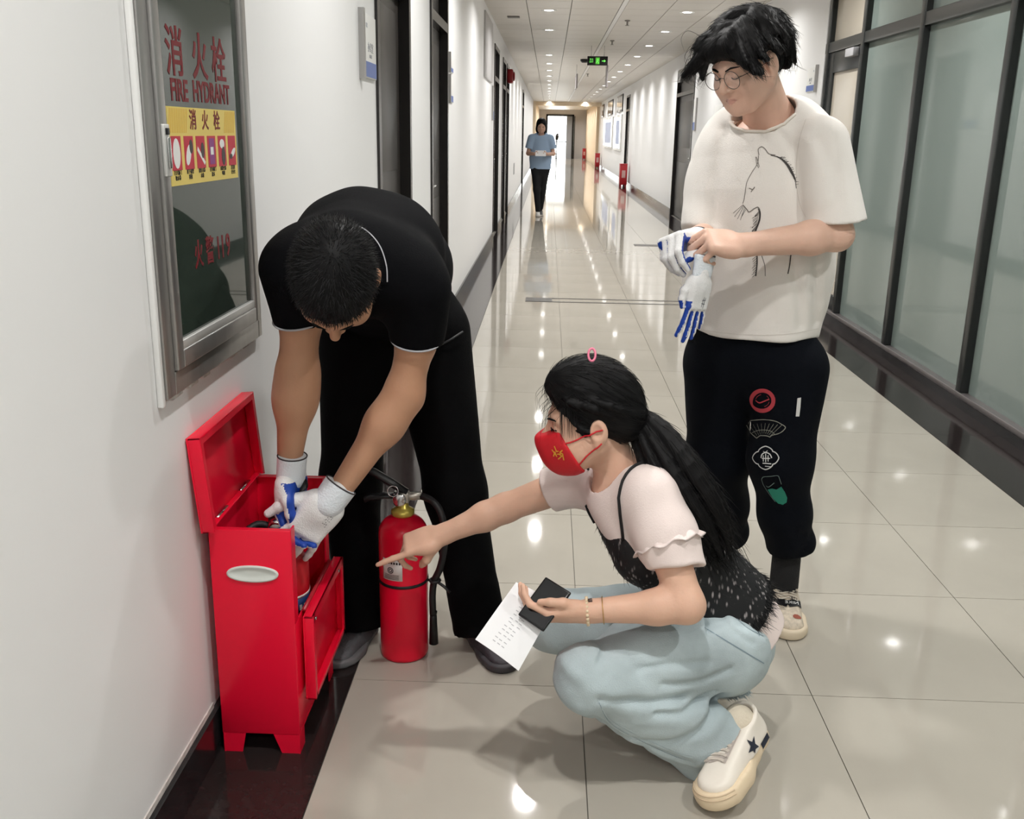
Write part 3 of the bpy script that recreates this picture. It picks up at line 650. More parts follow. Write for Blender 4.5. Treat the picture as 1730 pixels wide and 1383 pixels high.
# ================================================================== ORGANIC SHAPES: blended distance fields turned into meshes
def npv(p): return np.array([p[0], p[1], p[2]], dtype=np.float32)
class SDF:
    def __init__(s, res): s.res = res; s.ops = []; s.lo = None; s.hi = None
    def _grow(s, lo, hi):
        s.lo = lo if s.lo is None else np.minimum(s.lo, lo); s.hi = hi if s.hi is None else np.maximum(s.hi, hi)
    def _add(s, lo, hi, fn, k, op):
        if op == 'u': s._grow(lo, hi)
        s.ops.append((op, lo, hi, fn, k)); return s
    def cone(s, a, b, ra, rb, k=.02, op='u', flat=None):
        """tapered capsule; flat=(direction, factor) squashes the section along a direction"""
        a, b = npv(a), npv(b); R = max(ra, rb)
        lo, hi = np.minimum(a, b)-R, np.maximum(a, b)+R
        ab = b-a; L2 = max(float(ab @ ab), 1e-12)
        if flat is not None: n = npv(Vector(flat[0]).normalized()); fl_ = flat[1]
        def fn(X, Y, Z):
            x, y, z = X-a[0], Y-a[1], Z-a[2]
            t = np.clip((x*ab[0]+y*ab[1]+z*ab[2])/L2, 0, 1)
            x = x-t*ab[0]; y = y-t*ab[1]; z = z-t*ab[2]
            if flat is None: return np.sqrt(x*x+y*y+z*z)-(ra+(rb-ra)*t)
            c = (x*n[0]+y*n[1]+z*n[2]); q = x*x+y*y+z*z+c*c*(1/fl_**2-1)
            return (np.sqrt(np.maximum(q, 0))-(ra+(rb-ra)*t))*min(1, fl_)
        return s._add(lo, hi, fn, k, op)
    def chain(s, pts, rad, k=.02, op='u', flat=None):
        for i in range(len(pts)-1): s.cone(pts[i], pts[i+1], rad[i], rad[i+1], k, op, flat)
        return s
    def ell(s, c, r, R=None, k=.02, op='u'):
        c = npv(c); r = np.array(r, dtype=np.float32)
        A = np.eye(3, dtype=np.float32) if R is None else np.array([[R[j][i] for j in range(3)] for i in range(3)], dtype=np.float32)   # rows = local axes
        ext = np.sqrt(((A*r[:, None])**2).sum(0)); lo, hi = c-ext, c+ext
        mr = float(r.min())
        def fn(X, Y, Z):
            x, y, z = X-c[0], Y-c[1], Z-c[2]
            u = [(A[i, 0]*x+A[i, 1]*y+A[i, 2]*z)/r[i] for i in range(3)]
            k0 = np.sqrt(u[0]**2+u[1]**2+u[2]**2)+1e-9
            k1 = np.sqrt((u[0]/r[0])**2+(u[1]/r[1])**2+(u[2]/r[2])**2)+1e-9
            return k0*(k0-1)/k1
        return s._add(lo, hi, fn, k, op)
    def box(s, c, h, R=None, r=.005, k=.01, op='u'):
        c = npv(c); h = np.array(h, dtype=np.float32)
        A = np.eye(3, dtype=np.float32) if R is None else np.array([[R[j][i] for j in range(3)] for i in range(3)], dtype=np.float32)
        ext = np.abs(A*h[:, None]).sum(0); lo, hi = c-ext, c+ext
        def fn(X, Y, Z):
            x, y, z = X-c[0], Y-c[1], Z-c[2]
            q = [np.abs(A[i, 0]*x+A[i, 1]*y+A[i, 2]*z)-(h[i]-r) for i in range(3)]
            o = np.sqrt(np.maximum(q[0], 0)**2+np.maximum(q[1], 0)**2+np.maximum(q[2], 0)**2)
            return o+np.minimum(np.maximum(np.maximum(q[0], q[1]), q[2]), 0)-r
        return s._add(lo, hi, fn, k, op)
    def cut(s, p, n, k=.004, lo=None, hi=None):
        """keep what lies behind the plane (n points to the removed side), within an optional box"""
        p = npv(p); n = npv(Vector(n).normalized())
        def fn(X, Y, Z): return (X-p[0])*n[0]+(Y-p[1])*n[1]+(Z-p[2])*n[2]
        s.ops.append(('cut', None if lo is None else npv(lo), None if hi is None else npv(hi), fn, k)); return s
    def disp(s, fn): s.ops.append(('d', None, None, fn, 0)); return s
    def clip(s, lo, hi):
        s.cl = (npv(lo), npv(hi)); return s
    def merge(s, other, k=.02):
        """smooth union with a finished sub-shape (its own cuts stay its own)"""
        s._grow(other.lo, other.hi); s.ops.append(('m', other.lo, other.hi, other, k)); return s
    def field(s, ax, lo, n):
        D = np.full(tuple(n), .5, dtype=np.float32)
        res = s.res
        for op, a, b, fn, k in s.ops:
            if op == 'd':
                near = np.abs(D) < .06
                idx = np.nonzero(near)
                D[idx] += fn(ax[0][idx[0]], ax[1][idx[1]], ax[2][idx[2]]); continue
            if op == 'm':
                mg = k+3*res+.006
                i0 = np.clip(np.floor((a-mg-lo)/res).astype(int), 0, n); i1 = np.clip(np.ceil((b+mg-lo)/res).astype(int)+1, 0, n)
                if np.any(i1 <= i0): continue
                sl = [slice(i0[i], i1[i]) for i in range(3)]
                fn.res = res; sub_ax = [ax[i][sl[i]] for i in range(3)]
                d = fn.field(sub_ax, np.array([q[0] for q in sub_ax]), i1-i0)
                D0 = D[tuple(sl)]; kk = max(k, 1e-5); h = np.clip(.5+.5*(D0-d)/kk, 0, 1); D[tuple(sl)] = D0+(d-D0)*h-kk*h*(1-h); continue
            if a is None: sl = [slice(0, n[i]) for i in range(3)]
            else:
                mg = k+3*res+.006 if op != 'cut' else 0
                i0 = np.clip(np.floor((a-mg-lo)/res).astype(int), 0, n); i1 = np.clip(np.ceil((b+mg-lo)/res).astype(int)+1, 0, n)
                if np.any(i1 <= i0): continue
                sl = [slice(i0[i], i1[i]) for i in range(3)]
            X, Y, Z = ax[0][sl[0]][:, None, None], ax[1][sl[1]][None, :, None], ax[2][sl[2]][None, None, :]
            d = np.broadcast_to(fn(X, Y, Z), tuple(q.stop-q.start for q in sl)).astype(np.float32); D0 = D[tuple(sl)]
            kk = max(k, 1e-5)
            if op == 'u':
                h = np.clip(.5+.5*(D0-d)/kk, 0, 1); D[tuple(sl)] = D0+(d-D0)*h-kk*h*(1-h)
            else:
                if op == 's': d = -d
                h = np.clip(.5-.5*(D0-d)/kk, 0, 1); D[tuple(sl)] = D0+(d-D0)*h+kk*h*(1-h)
        return D
    def run(s):
        res = s.res; pad = 3*res+.012
        lo, hi = s.lo-pad, s.hi+pad
        if hasattr(s, 'cl'): lo = np.maximum(lo, s.cl[0]); hi = np.minimum(hi, s.cl[1])
        n = np.maximum(np.ceil((hi-lo)/res).astype(int)+1, 4)
        ax = [lo[i]+np.arange(n[i], dtype=np.float32)*res for i in range(3)]
        D = s.field(ax, lo, n)
        D[0], D[-1] = .1, .1; D[:, 0], D[:, -1] = .1, .1; D[:, :, 0], D[:, :, -1] = .1, .1
        return nets(D, lo, res)
def nets(D, lo, res):
    S = D < 0
    cnt = np.zeros(tuple(np.array(D.shape)-1), dtype=np.int8)
    for i in (0, 1):
        for j in (0, 1):
            for k in (0, 1): cnt += S[i:D.shape[0]-1+i, j:D.shape[1]-1+j, k:D.shape[2]-1+k]
    act = np.nonzero((cnt > 0) & (cnt < 8)); N = len(act[0])
    idx = np.full(cnt.shape, -1, dtype=np.int32); idx[act] = np.arange(N)
    P = np.zeros((N, 3), dtype=np.float64); W_ = np.zeros(N)
    ci = np.stack(act, 1)
    for axis in range(3):
        o1, o2 = [q for q in range(3) if q != axis]
        for u in (0, 1):
            for v in (0, 1):
                A = ci.copy(); A[:, o1] += u; A[:, o2] += v
                B = A.copy(); B[:, axis] += 1
                da = D[A[:, 0], A[:, 1], A[:, 2]]; db = D[B[:, 0], B[:, 1], B[:, 2]]
                m_ = (da < 0) != (db < 0)
                t = np.where(m_, da/(np.where(m_, da-db, 1)), 0)
                q = A.astype(np.float64); q[:, axis] += t
                P += np.where(m_[:, None], q, 0); W_ += m_
    P = P/W_[:, None]*res+lo
    F = []
    for axis in range(3):
        o1, o2 = [q for q in range(3) if q != axis]
        sl0 = [slice(None)]*3; sl1 = [slice(None)]*3
        sl0[axis] = slice(0, D.shape[axis]-1); sl1[axis] = slice(1, D.shape[axis])
        a_, b_ = S[tuple(sl0)], S[tuple(sl1)]
        E = np.stack(np.nonzero(a_ != b_), 1)
        E = E[(E[:, o1] > 0) & (E[:, o2] > 0) & (E[:, o1] < cnt.shape[o1]) & (E[:, o2] < cnt.shape[o2])]
        ins = S[E[:, 0], E[:, 1], E[:, 2]]
        q = []
        for du, dv in ((1, 1), (0, 1), (0, 0), (1, 0)):
            c = E.copy(); c[:, o1] -= du; c[:, o2] -= dv; q.append(idx[c[:, 0], c[:, 1], c[:, 2]])
        q = np.stack(q, 1)
        flip = ins if axis != 1 else ~ins
        q = np.where(flip[:, None], q, q[:, ::-1]); F.append(q)
    return P, np.concatenate(F)
def relax(P, F, it=2, lam=.5):
    n = len(P)
    e = np.concatenate([F[:, [0, 1]], F[:, [1, 2]], F[:, [2, 3]], F[:, [3, 0]]]); e = np.concatenate([e, e[:, ::-1]])
    deg = np.bincount(e[:, 0], minlength=n)
    for _ in range(it):
        Q = np.stack([np.bincount(e[:, 0], weights=P[e[:, 1], i], minlength=n) for i in range(3)], 1)/deg[:, None]
        P = P+(Q-P)*lam
    return P
def organic(name, parts, mats, parent=None, matfn=None, smooth=1):
    """parts: list of SDF (or (P, F)) joined into one mesh object"""
    Ps, Fs, n = [], [], 0
    for s in parts if isinstance(parts, (list, tuple)) else [parts]:
        P, F = s.run() if isinstance(s, SDF) else s
        if smooth: P = relax(P, F, smooth)
        Ps.append(P); Fs.append(F+n); n += len(P)
    P = np.concatenate(Ps); F = np.concatenate(Fs)
    me = bpy.data.meshes.new(name)
    me.vertices.add(len(P)); me.vertices.foreach_set('co', P.astype(np.float32).ravel())
    me.loops.add(F.size); me.loops.foreach_set('vertex_index', F.astype(np.int32).ravel())
    me.polygons.add(len(F)); me.polygons.foreach_set('loop_start', np.arange(0, F.size, 4, dtype=np.int32)); me.polygons.foreach_set('loop_total', np.full(len(F), 4, dtype=np.int32))
    for M in (mats if isinstance(mats, (list, tuple)) else [mats]): me.materials.append(M)
    me.polygons.foreach_set('use_smooth', np.ones(len(F), dtype=bool))
    if matfn is not None:
        C_ = P[F].mean(1); Nn = np.cross(P[F[:, 2]]-P[F[:, 0]], P[F[:, 3]]-P[F[:, 1]]); Nn /= np.linalg.norm(Nn, axis=1)[:, None]+1e-12
        me.polygons.foreach_set('material_index', matfn(C_, Nn).astype(np.int32))
    me.update(calc_edges=True); me.validate()
    return link(name, me, parent)
def bvh_of(o):
    me = o.data; Mw = WM(o)
    return BVHTree.FromPolygons([Mw @ v.co for v in me.vertices], [tuple(p.vertices) for p in me.polygons])
def wrinkle(direction, freq, amp, seed=0, warp=.6):
    """soft cloth folds running along a direction"""
    d = npv(Vector(direction).normalized()); rs = np.random.RandomState(seed)
    o1 = Vector(direction).orthogonal().normalized(); o2 = Vector(direction).normalized().cross(o1)
    o1, o2 = npv(o1), npv(o2); ph = rs.rand(8)*6.28
    def fn(x, y, z):
        u = x*o1[0]+y*o1[1]+z*o1[2]; v = x*o2[0]+y*o2[1]+z*o2[2]; w = x*d[0]+y*d[1]+z*d[2]
        wu = u*freq+warp*np.sin(w*freq*.35+ph[0])+warp*np.sin(v*freq*.5+ph[1])
        wv = v*freq*.8+warp*np.sin(w*freq*.4+ph[2])+warp*np.sin(u*freq*.6+ph[3])
        q = np.sin(wu+ph[4])*.6+np.sin(wv+ph[5])*.5+np.sin(wu*1.9+wv*.7+ph[6])*.35
        return (amp*q*(.6+.4*np.sin(w*freq*.25+ph[7]))).astype(np.float32)
    return fn
def groove(lines, Y, w, depth, ymax=2.05):
    """pressed creases in cloth along given lines"""
    segs = [(npv(J(x0, y0, Y)), npv(J(x1, y1, Y)), ww) for ln, ww in lines for (x0, y0), (x1, y1) in zip(ln[:-1], ln[1:])]
    def fn(x, y, z):
        o = np.zeros_like(x)
        for a, b, ww in segs:
            dx, dz = b[0]-a[0], b[2]-a[2]; t = np.clip(((x-a[0])*dx+(z-a[2])*dz)/(dx*dx+dz*dz+1e-9), 0, 1)
            d = np.hypot(x-a[0]-t*dx, z-a[2]-t*dz); o = np.maximum(o, np.exp(-(d/(w*ww))**2)*ww)
        return (depth*o*(y < ymax)).astype(np.float32)
    return fn
def axes(fwd, up):
    """columns: left, forward, up of a body part"""
    f = Vector(fwd).normalized(); l = Vector(up).cross(f).normalized(); u = f.cross(l).normalized()
    return Matrix((l, f, u)).transposed()           # local x = person's left ... local y = forward, z = up
# note: up x forward = the left-hand side of the person
def head_sdf(s, c, R, sc=1.0, ears=True, neck_to=None, neck_r=.056, mouth=True, nose=1.0, fem=False):
    """c: centre between the ears; R columns left/forward/up"""
    c = Vector(c); W = lambda x, y, z: c+R @ Vector((x, y, z))*sc
    E = lambda p, r, k=.02, op='u', RR=None: s.ell(W(*p), [q*sc for q in r], R if RR is None else RR, k*sc, op)
    E((0, -.014, .038), (.074, .094, .084)); E((0, .030, -.012), (.064, .062, .085), .03)
    jw = .044 if fem else .050
    for sd in (-1, 1):
        s.cone(W(sd*.056, .0, -.042), W(sd*jw*.6, .056, -.088), .022*sc, .018*sc, .03*sc)
        E((sd*.036, .046, -.052), (.026, .028, .030), .03)
        E((sd*.040, .060, -.024), (.024, .024, .024), .025)
        s.cone(W(sd*.012, .084, .026), W(sd*.046, .070, .026), .009*sc, .008*sc, .015*sc)
    E((0, .074, -.092), (.022, .018, .016), .02)
    E((0, .060, -.064), (.036, .030, .030), .02)
    for sd in (-1, 1):
        E((sd*.032, .098, .010), (.017, .014, .010), .014, 's')
        E((sd*.032, .0745, .008), (.0145, .0135, .0120), .004)
    s.cone(W(0, .086, .018), W(0, .111, -.021), .0065*sc, .0110*sc*nose, .010*sc)
    for sd in (-1, 1): E((sd*.0125, .096, -.025), (.0085, .010, .0075), .006)
    if mouth:
        s.cone(W(-.017, .083, -.0535), W(0, .0905, -.0525), .0032*sc, .0048*sc, .006*sc); s.cone(W(0, .0905, -.0525), W(.017, .083, -.0535), .0048*sc, .0032*sc, .006*sc)
        s.cone(W(-.014, .083, -.0610), W(0, .0888, -.0620), .0038*sc, .0056*sc, .006*sc); s.cone(W(0, .0888, -.0620), W(.014, .083, -.0610), .0056*sc, .0038*sc, .006*sc)
        s.cone(W(-.020, .089, -.0572), W(.020, .089, -.0572), .0013*sc, .0013*sc, .002*sc, 's')
    if ears:
        for sd in (-1, 1):
            E((sd*.080, -.010, -.002), (.010, .020, .031), .006); E((sd*.089, -.005, .003), (.007, .012, .019), .004, 's'); E((sd*.078, -.004, -.030), (.008, .010, .010), .006)
    if neck_to is not None:
        s.cone(W(0, -.022, -.045), neck_to, neck_r*sc, neck_r*1.08, .03)
    return s
def hand_pts(Wp, R, sc=1.0, curls=None, splay=(.10, .02, -.05, -.13), thumb=None):
    """finger chains for a hand; R columns: thumb side, forward, back of the hand. curls: 4 x 3 radians, index..little"""
    if curls is None: curls = [(.3, .4, .2)]*4
    Wp = Vector(Wp); out = []
    base = [(.030, .092), (.0095, .097), (-.0115, .093), (-.031, .083)]
    L = [(.043, .026, .021), (.047, .030, .022), (.043, .028, .022), (.034, .021, .019)]
    for i in range(4):
        p = Vector((base[i][0], base[i][1], -.001)); ang = 0; ch = [p.copy()]
        for k in range(3):
            ang += curls[i][k]
            d = Vector((math.sin(splay[i])*math.cos(ang), math.cos(splay[i])*math.cos(ang), -math.sin(ang)))
            p = p+d*L[i][k]; ch.append(p.copy())
        out.append([Wp+R @ (q*sc) for q in ch])
    th = thumb or ((.030, .018, -.012), (.058, .052, -.022), (.066, .082, -.026), (.066, .106, -.026))
    out.append([Wp+R @ (Vector(q)*sc) for q in th])
    return out
def hand_sdf(s, Wp, R, sc=1.0, curls=None, splay=(.10, .02, -.05, -.13), thumb=None, fat=1.0):
    Wp = Vector(Wp); X = lambda x, y, z: Wp+R @ (Vector((x, y, z))*sc)
    H = hand_pts(Wp, R, sc, curls, splay, thumb)
    s.box(X(0, .055, 0), (.040*sc, .046*sc, .0135*sc*fat), R, .012*sc, .012)
    s.cone(X(.0, -.01, 0), X(0, .03, 0), .026*sc*fat, .028*sc*fat, .02, flat=(R.col[2], .72))
    s.ell(X(.026, .034, -.008), (.018*sc, .032*sc, .016*sc), R, .014); s.ell(X(-.026, .04, -.006), (.014*sc, .036*sc, .014*sc), R, .014)
    rr = [(.0098, .0088, .0080, .0066)]*2+[(.0094, .0084, .0076, .0062), (.0084, .0074, .0068, .0056)]
    for i in range(4): s.chain(H[i], [q*sc*fat for q in rr[i]], .0035)
    s.chain(H[4], [.0135*sc*fat, .0118*sc*fat, .0100*sc*fat, .0080*sc*fat], .006)
    return H
SKIN_T = {}
def skin(name, col): return mat(name, col, .48, sss=.12, noise=(18, .05), bump=(180, .06), spec=.4)
HAIRM = mat('black_hair', (.0045, .0042, .0046), .58, spec=.22)
HAIRG = mat('greying_hair', (.016, .016, .017), .5, spec=.3)
HAIRL = mat('hair_sheen', (.010, .009, .009), .52, spec=.28)
def strands(name, roots, mats, parent, n=3, seg=None):
    """roots: list of (points, r0) thin tapered hairs joined into one mesh"""
    b = MB()
    for k, (pts, r0) in enumerate(roots):
        if len(pts) < 2: continue
        m_ = len(pts); b.cur = k % len(mats) if isinstance(mats, (list, tuple)) else 0
        b.tube(pts, [max(r0*(1-i/(m_-1))**.7, r0*.12) for i in range(m_)], n, caps=False)
    return b.build(name, mats, parent)
def ribbon_on(bvh, pts, w, direction, off=.0012, b=None):
    """a flat printed line projected on a surface: pts are world points in front of it, direction = projection"""
    b = b or MB(); d = Vector(direction).normalized(); hit = []
    for p in pts:
        h = bvh.ray_cast(Vector(p)-d*.5, d)
        if h[0] is None: hit.append(None)
        else: hit.append((h[0], h[1] if h[1].dot(d) < 0 else -h[1]))
    wl = w if hasattr(w, '__len__') else [w]*len(pts)
    for i in range(len(pts)-1):
        if hit[i] is None or hit[i+1] is None: continue
        (p, n1), (q, n2) = hit[i], hit[i+1]; t = q-p
        if t.length < 1e-6 or t.length > .06: continue
        t = t.normalized(); s1, s2 = t.cross(n1).normalized()*wl[i]*.5, t.cross(n2).normalized()*wl[i+1]*.5
        e_ = t*min(wl[i], .002)*.25
        b.add([p-s1-e_+n1*off, p+s1-e_+n1*off, q+s2+e_+n2*off, q-s2+e_+n2*off], [(0, 1, 2, 3)])
    return b
def patch_on(bvh, poly, direction, off=.0015, b=None, sub=None):
    """a flat printed shape (fan of points round its centre) projected on a surface"""
    b = b or MB(); d = Vector(direction).normalized(); out = []
    def hit(p):
        h = bvh.ray_cast(Vector(p)-d*.5, d)
        return None if h[0] is None else h[0]+(h[1] if h[1].dot(d) < 0 else -h[1])*off
    def near(p):
        h = bvh.find_nearest(p); return h[0]+h[1]*off
    c = sum((Vector(p) for p in poly), Vector())/len(poly)
    rings = []
    for f in (1.0, .66, .33):
        rings.append([hit(c+(Vector(p)-c)*f) for p in poly])
    hc_ = hit(c)
    if hc_ is None: return b
    rings = [[q if q is not None else near(c+(Vector(p)-c)*f) for q, p in zip(r, poly)] for r, f in zip(rings, (1.0, .66, .33))]
    n = len(poly); vs_ = [q for r in rings for q in r]+[hc_]; fs_ = []
    for r in range(2):
        for k in range(n): fs_.append((r*n+k, r*n+(k+1) % n, (r+1)*n+(k+1) % n, (r+1)*n+k))
    for k in range(n): fs_.append((2*n+k, 2*n+(k+1) % n, 3*n))
    return b.add(vs_, fs_, True)
# ================================================================== PEOPLE: shared pieces
def hand_axes(F, B, left):
    F = Vector(F).normalized(); B = Vector(B); B = (B-F*B.dot(F)).normalized()
    T_ = F.cross(B) if left else B.cross(F)
    return Matrix((T_, F, B)).transposed()
GLW = mat('white_glove_knit', (.80, .80, .80), .75, bump=(300, .25)); GLC = mat('glove_cuff_knit', (.74, .79, .84), .8, bump=(220, .3))
GLB = mat('blue_glove_coating', (.010, .055, .36), .42, bump=(120, .15))
def glove_matfn(H, R, Wp, sc):
    segs = []
    side, back = np.array(R.col[0]), np.array(R.col[2])
    for i, ch in enumerate(H):
        for k in range(len(ch)-1):
            a, b = np.array(ch[k]), np.array(ch[k+1]); t = (b-a)/np.linalg.norm(b-a)
            if i < 4: pal = np.cross(t, side); pal = pal if np.dot(np.cross(np.array(R.col[1]), side), -back) > 0 else -pal
            else: pal = -back*.6-side*.2
            segs.append((a, b, pal/np.linalg.norm(pal)))
    a = np.array(Wp+R @ Vector((0, .02, 0))*sc); b = np.array(Wp+R @ Vector((0, .09, 0))*sc); segs.append((a, b, -back))
    def fn(C_, Nn):
        best = np.full(len(C_), 9.0); v = np.zeros(len(C_))
        for q, (a, b, pal) in enumerate(segs):
            ab = b-a; t = np.clip(((C_-a) @ ab)/(ab @ ab), 0, 1); d = np.linalg.norm(C_-(a+t[:, None]*ab), axis=1)-(.025 if q == len(segs)-1 else 0)
            m_ = d < best; best[m_] = d[m_]; v[m_] = (Nn @ pal)[m_]
        y = (C_-np.array(Wp)) @ np.array(R.col[1])
        return ((v > np.where(y > .085*sc, -.15, .10)) & (y > .012*sc)).astype(int)
    return fn
def glove(parent, Wp, F, B, left, elbow, sc=1.0, curls=None, splay=(.10, .02, -.05, -.13), thumb=None, name='work_glove', cuff=.06, cuff_r=(.036, .033)):
    R = hand_axes(F, B, left); s = SDF(.0025); H = hand_sdf(s, Wp, R, sc, curls, splay, thumb, fat=1.13)
    o = organic(name, s, [GLW, GLB], parent, glove_matfn(H, R, Vector(Wp), sc))
    if cuff:
        d = (Vector(elbow)-Vector(Wp)).normalized(); P0 = Vector(Wp)+R @ Vector((0, .012, 0)); P1 = Vector(Wp)+d*cuff
        c = SDF(.0025); c.cone(P0, P1+d*.02, cuff_r[1], cuff_r[0], .005, flat=(R.col[2], .86)); c.cut(P1, d, .002); c.cone(P1+d*(cuff_r[0]-.010), P1+d*.08, cuff_r[0]-.004, cuff_r[0]-.004, .002, 's', flat=(R.col[2], .86))
        organic('glove_cuff', c, GLC, o)
        rb_ = MB(); T_ = R.col[0]; Bk = R.col[2]; a_ = (T_-d*T_.dot(d)).normalized(); b_ = d.cross(a_)
        Mx = Matrix((a_, b_, d)).transposed().to_4x4(); Mx.translation = P1
        cth = abs(a_.dot(T_.normalized())); rb_.ring(1, .045, .060, 28, 6, Mx @ Matrix.Diagonal((cuff_r[0]-.0015, (cuff_r[0]-.0015)*.86, .03, 1))); rb_.build('cuff_hem', mat('cuff_hem', (.05, .045, .05), .7), o)
    return o, H, R
def shoe(parent, heel, toe, w=.096, sole_h=.028, mats=None, ankle_h=.085, round_toe=1.0, name='shoe', res=.0035, roll=0.0):
    """heel, toe: ends of the sole on the ground"""
    heel, toe = Vector(heel), Vector(toe); L = (toe-heel).length; f = (toe-heel).normalized(); l = Vector((0, 0, 1)).cross(f).normalized(); u = f.cross(l)
    l, u = l*math.cos(roll)+u*math.sin(roll), u*math.cos(roll)-l*math.sin(roll)
    R = Matrix((l, f, u)).transposed(); W = lambda x, y, z: heel+R @ Vector((x, y, z))
    so = SDF(res); h = sole_h/2
    pts = [(.0, .038, w*.36), (.0, L*.38, w*.36), (.004, L*.62, w*.47), (.003, L-.052, w*.46), (0, L-.040, w*.40)]
    for (x0, y0, r0), (x1, y1, r1) in zip(pts[:-1], pts[1:]): so.cone(W(x0, y0, h), W(x1, y1, h), r0, r1, .02, flat=(u, .9))
    so.cut(W(0, 0, .0005), -u, .003); so.cut(W(0, 0, sole_h), u, .004)
    so_o = organic('sole', so, mats[1], parent)
    up_ = SDF(res)
    up_.cone(W(0, .045, sole_h), W(0, L*.40, sole_h), w*.33, w*.36, .03)
    up_.cone(W(0, L*.40, sole_h-.004), W(.003, L-.050, sole_h-.008), w*.40, w*.40, .03, flat=(u, .95))
    up_.cone(W(0, .05, sole_h+.01), W(0, .062, ankle_h), w*.33, w*.35, .03)
    up_.cone(W(0, .085, ankle_h-.012), W(0, L*.58, sole_h+.022), w*.30, w*.30, .03)
    up_.cut(W(0, 0, sole_h-.004), -u, .002); up_.cut(W(0, .02, ankle_h+.008), Vector(u)+f*.25, .006)
    up_.cone(W(0, .062, ankle_h-.02), W(0, .07, ankle_h+.06), w*.26, w*.30, .006, 's')
    o = organic(name, up_, mats[0], parent)
    return o, so_o, W, R, L
# ================================================================== MAN BENDING OVER THE RED BOX
p2 = empty('person', (-.40, 2.45, 0), 'man in black polo shirt and black trousers bending over the red box in white gloves', 'person', kind=None)
SK2 = skin('tanned_skin', (.50, .27, .165))
BLK = mat('black_polo_cloth', (.0018, .0019, .0028), .85, bump=(260, .15), spec=.12); BLKT = mat('black_trouser_cloth', (.0016, .0016, .002), .85, bump=(220, .15), spec=.12)
hc2 = J(567, 474, 1.945); R2h = axes((-.03, -.13, -.99), (.12, -.98, .13))
nb2 = J(590, 405, 2.16)
s_h = SDF(.003); head_sdf(s_h, hc2, R2h, 1.02, neck_to=nb2, neck_r=.058)
SL, HL, EL, WL = J(488, 458, 2.03), J(508, 540, 2.065), J(503, 635, 2.085), J(490, 768, 2.10)
SR, HR, ER, WR = J(706, 492, 2.08), J(703, 577, 2.115), J(682, 668, 2.13), J(578, 822, 2.09)
s_a = SDF(.0035); s_a.chain([SL, HL, EL], [.046, .044, .040], .02); s_a.chain([EL, EL.lerp(WL, .3), WL], [.040, .041, .029], .045)
s_b = SDF(.0035); s_b.chain([SR, HR, ER], [.048, .043, .038], .02); s_b.chain([ER, ER.lerp(WR, .3), WR], [.038, .039, .028], .045)
hipc = V(-.42, 2.62, .90)
s_t = SDF(.012); s_t.chain([hipc, V(-.40, 2.42, 1.08), V(-.41, 2.16, 1.10)], [.10, .10, .09], .05)
KL, AL = J(592, 812, 2.54), J(610, 1035, 2.47); KR, AR = J(770, 832, 2.52), J(808, 1042, 2.46)
HPL, HPR = V(-.50, 2.60, .84), V(-.315, 2.60, .84)
s_t.chain([HPL, KL, AL], [.075, .05, .035], .03); s_t.chain([HPR, KR, AR], [.075, .05, .035], .03)
b2 = organic('body', [s_h, s_a, s_b, s_t], [SK2], p2)
# polo shirt
sh = SDF(.006)
sh.chain([V(-.42, 2.64, .93), V(-.415, 2.47, 1.055), V(-.418, 2.28, 1.115), V(-.42, 2.11, 1.115)], [.162, .160, .162, .140], .06, flat=((.0, -.55, .83), .72))
dL, dR = (HL-SL).normalized(), (HR-SR).normalized()
for S_, H_, d_, r0, r1, ox in ((SL, HL, dL, .076, .058, .006), (SR, HR, dR, .074, .055, -.006)):
    sv = SDF(.006); sv.cone(S_+V(ox, .02, .0), H_+d_*.03, r0, r1, .05); sv.cut(H_, d_, .002); sv.cone(H_+d_*(r1-.012), H_+d_*.12, r1-.005, r1-.005, .003, 's'); sh.merge(sv, .045)
sh.cone(V(-.52, 2.12, 1.10), V(-.315, 2.14, 1.085), .085, .083, .05)
sh.cone(nb2+V(0, .02, -.01), nb2.lerp(hc2, .30), .075, .070, .03)
sh.disp(wrinkle((.2, .7, -.5), 22, .0045, 3))
shirt2 = organic('polo_shirt', sh, BLK, p2, smooth=2)
PIP = mat('grey_piping', (.42, .42, .45), .6)
for c_, d_, r_, nm in ((HL, dL, .0585, 'sleeve_piping'), (HR, dR, .0555, 'sleeve_piping')):
    a_ = d_.orthogonal().normalized(); Mx = Matrix((a_, d_.cross(a_), d_)).transposed().to_4x4(); Mx.translation = c_-d_*.006
    q = MB(); q.ring(r_, .0022, .0022, 40, 6, Mx); q.build(nm, PIP, shirt2)
s2b = bvh_of(shirt2); vdir = (J(600, 420, 2.1)-CAMP).normalized()
def arc_on(name, pts, w, M, off):
    q = ribbon_on(s2b, smooth_pts([J(x, y, 2.05) for x, y in pts], 6), w, vdir, off); q.build(name, M, shirt2)
arc_on('collar', [(540, 400), (560, 389), (585, 386), (612, 396), (634, 420), (645, 450), (648, 478)], .016, BLK, .004)
arc_on('collar_piping', [(548, 392), (565, 384), (588, 381), (616, 391), (639, 416), (650, 448), (652, 474)], .0026, PIP, .006)
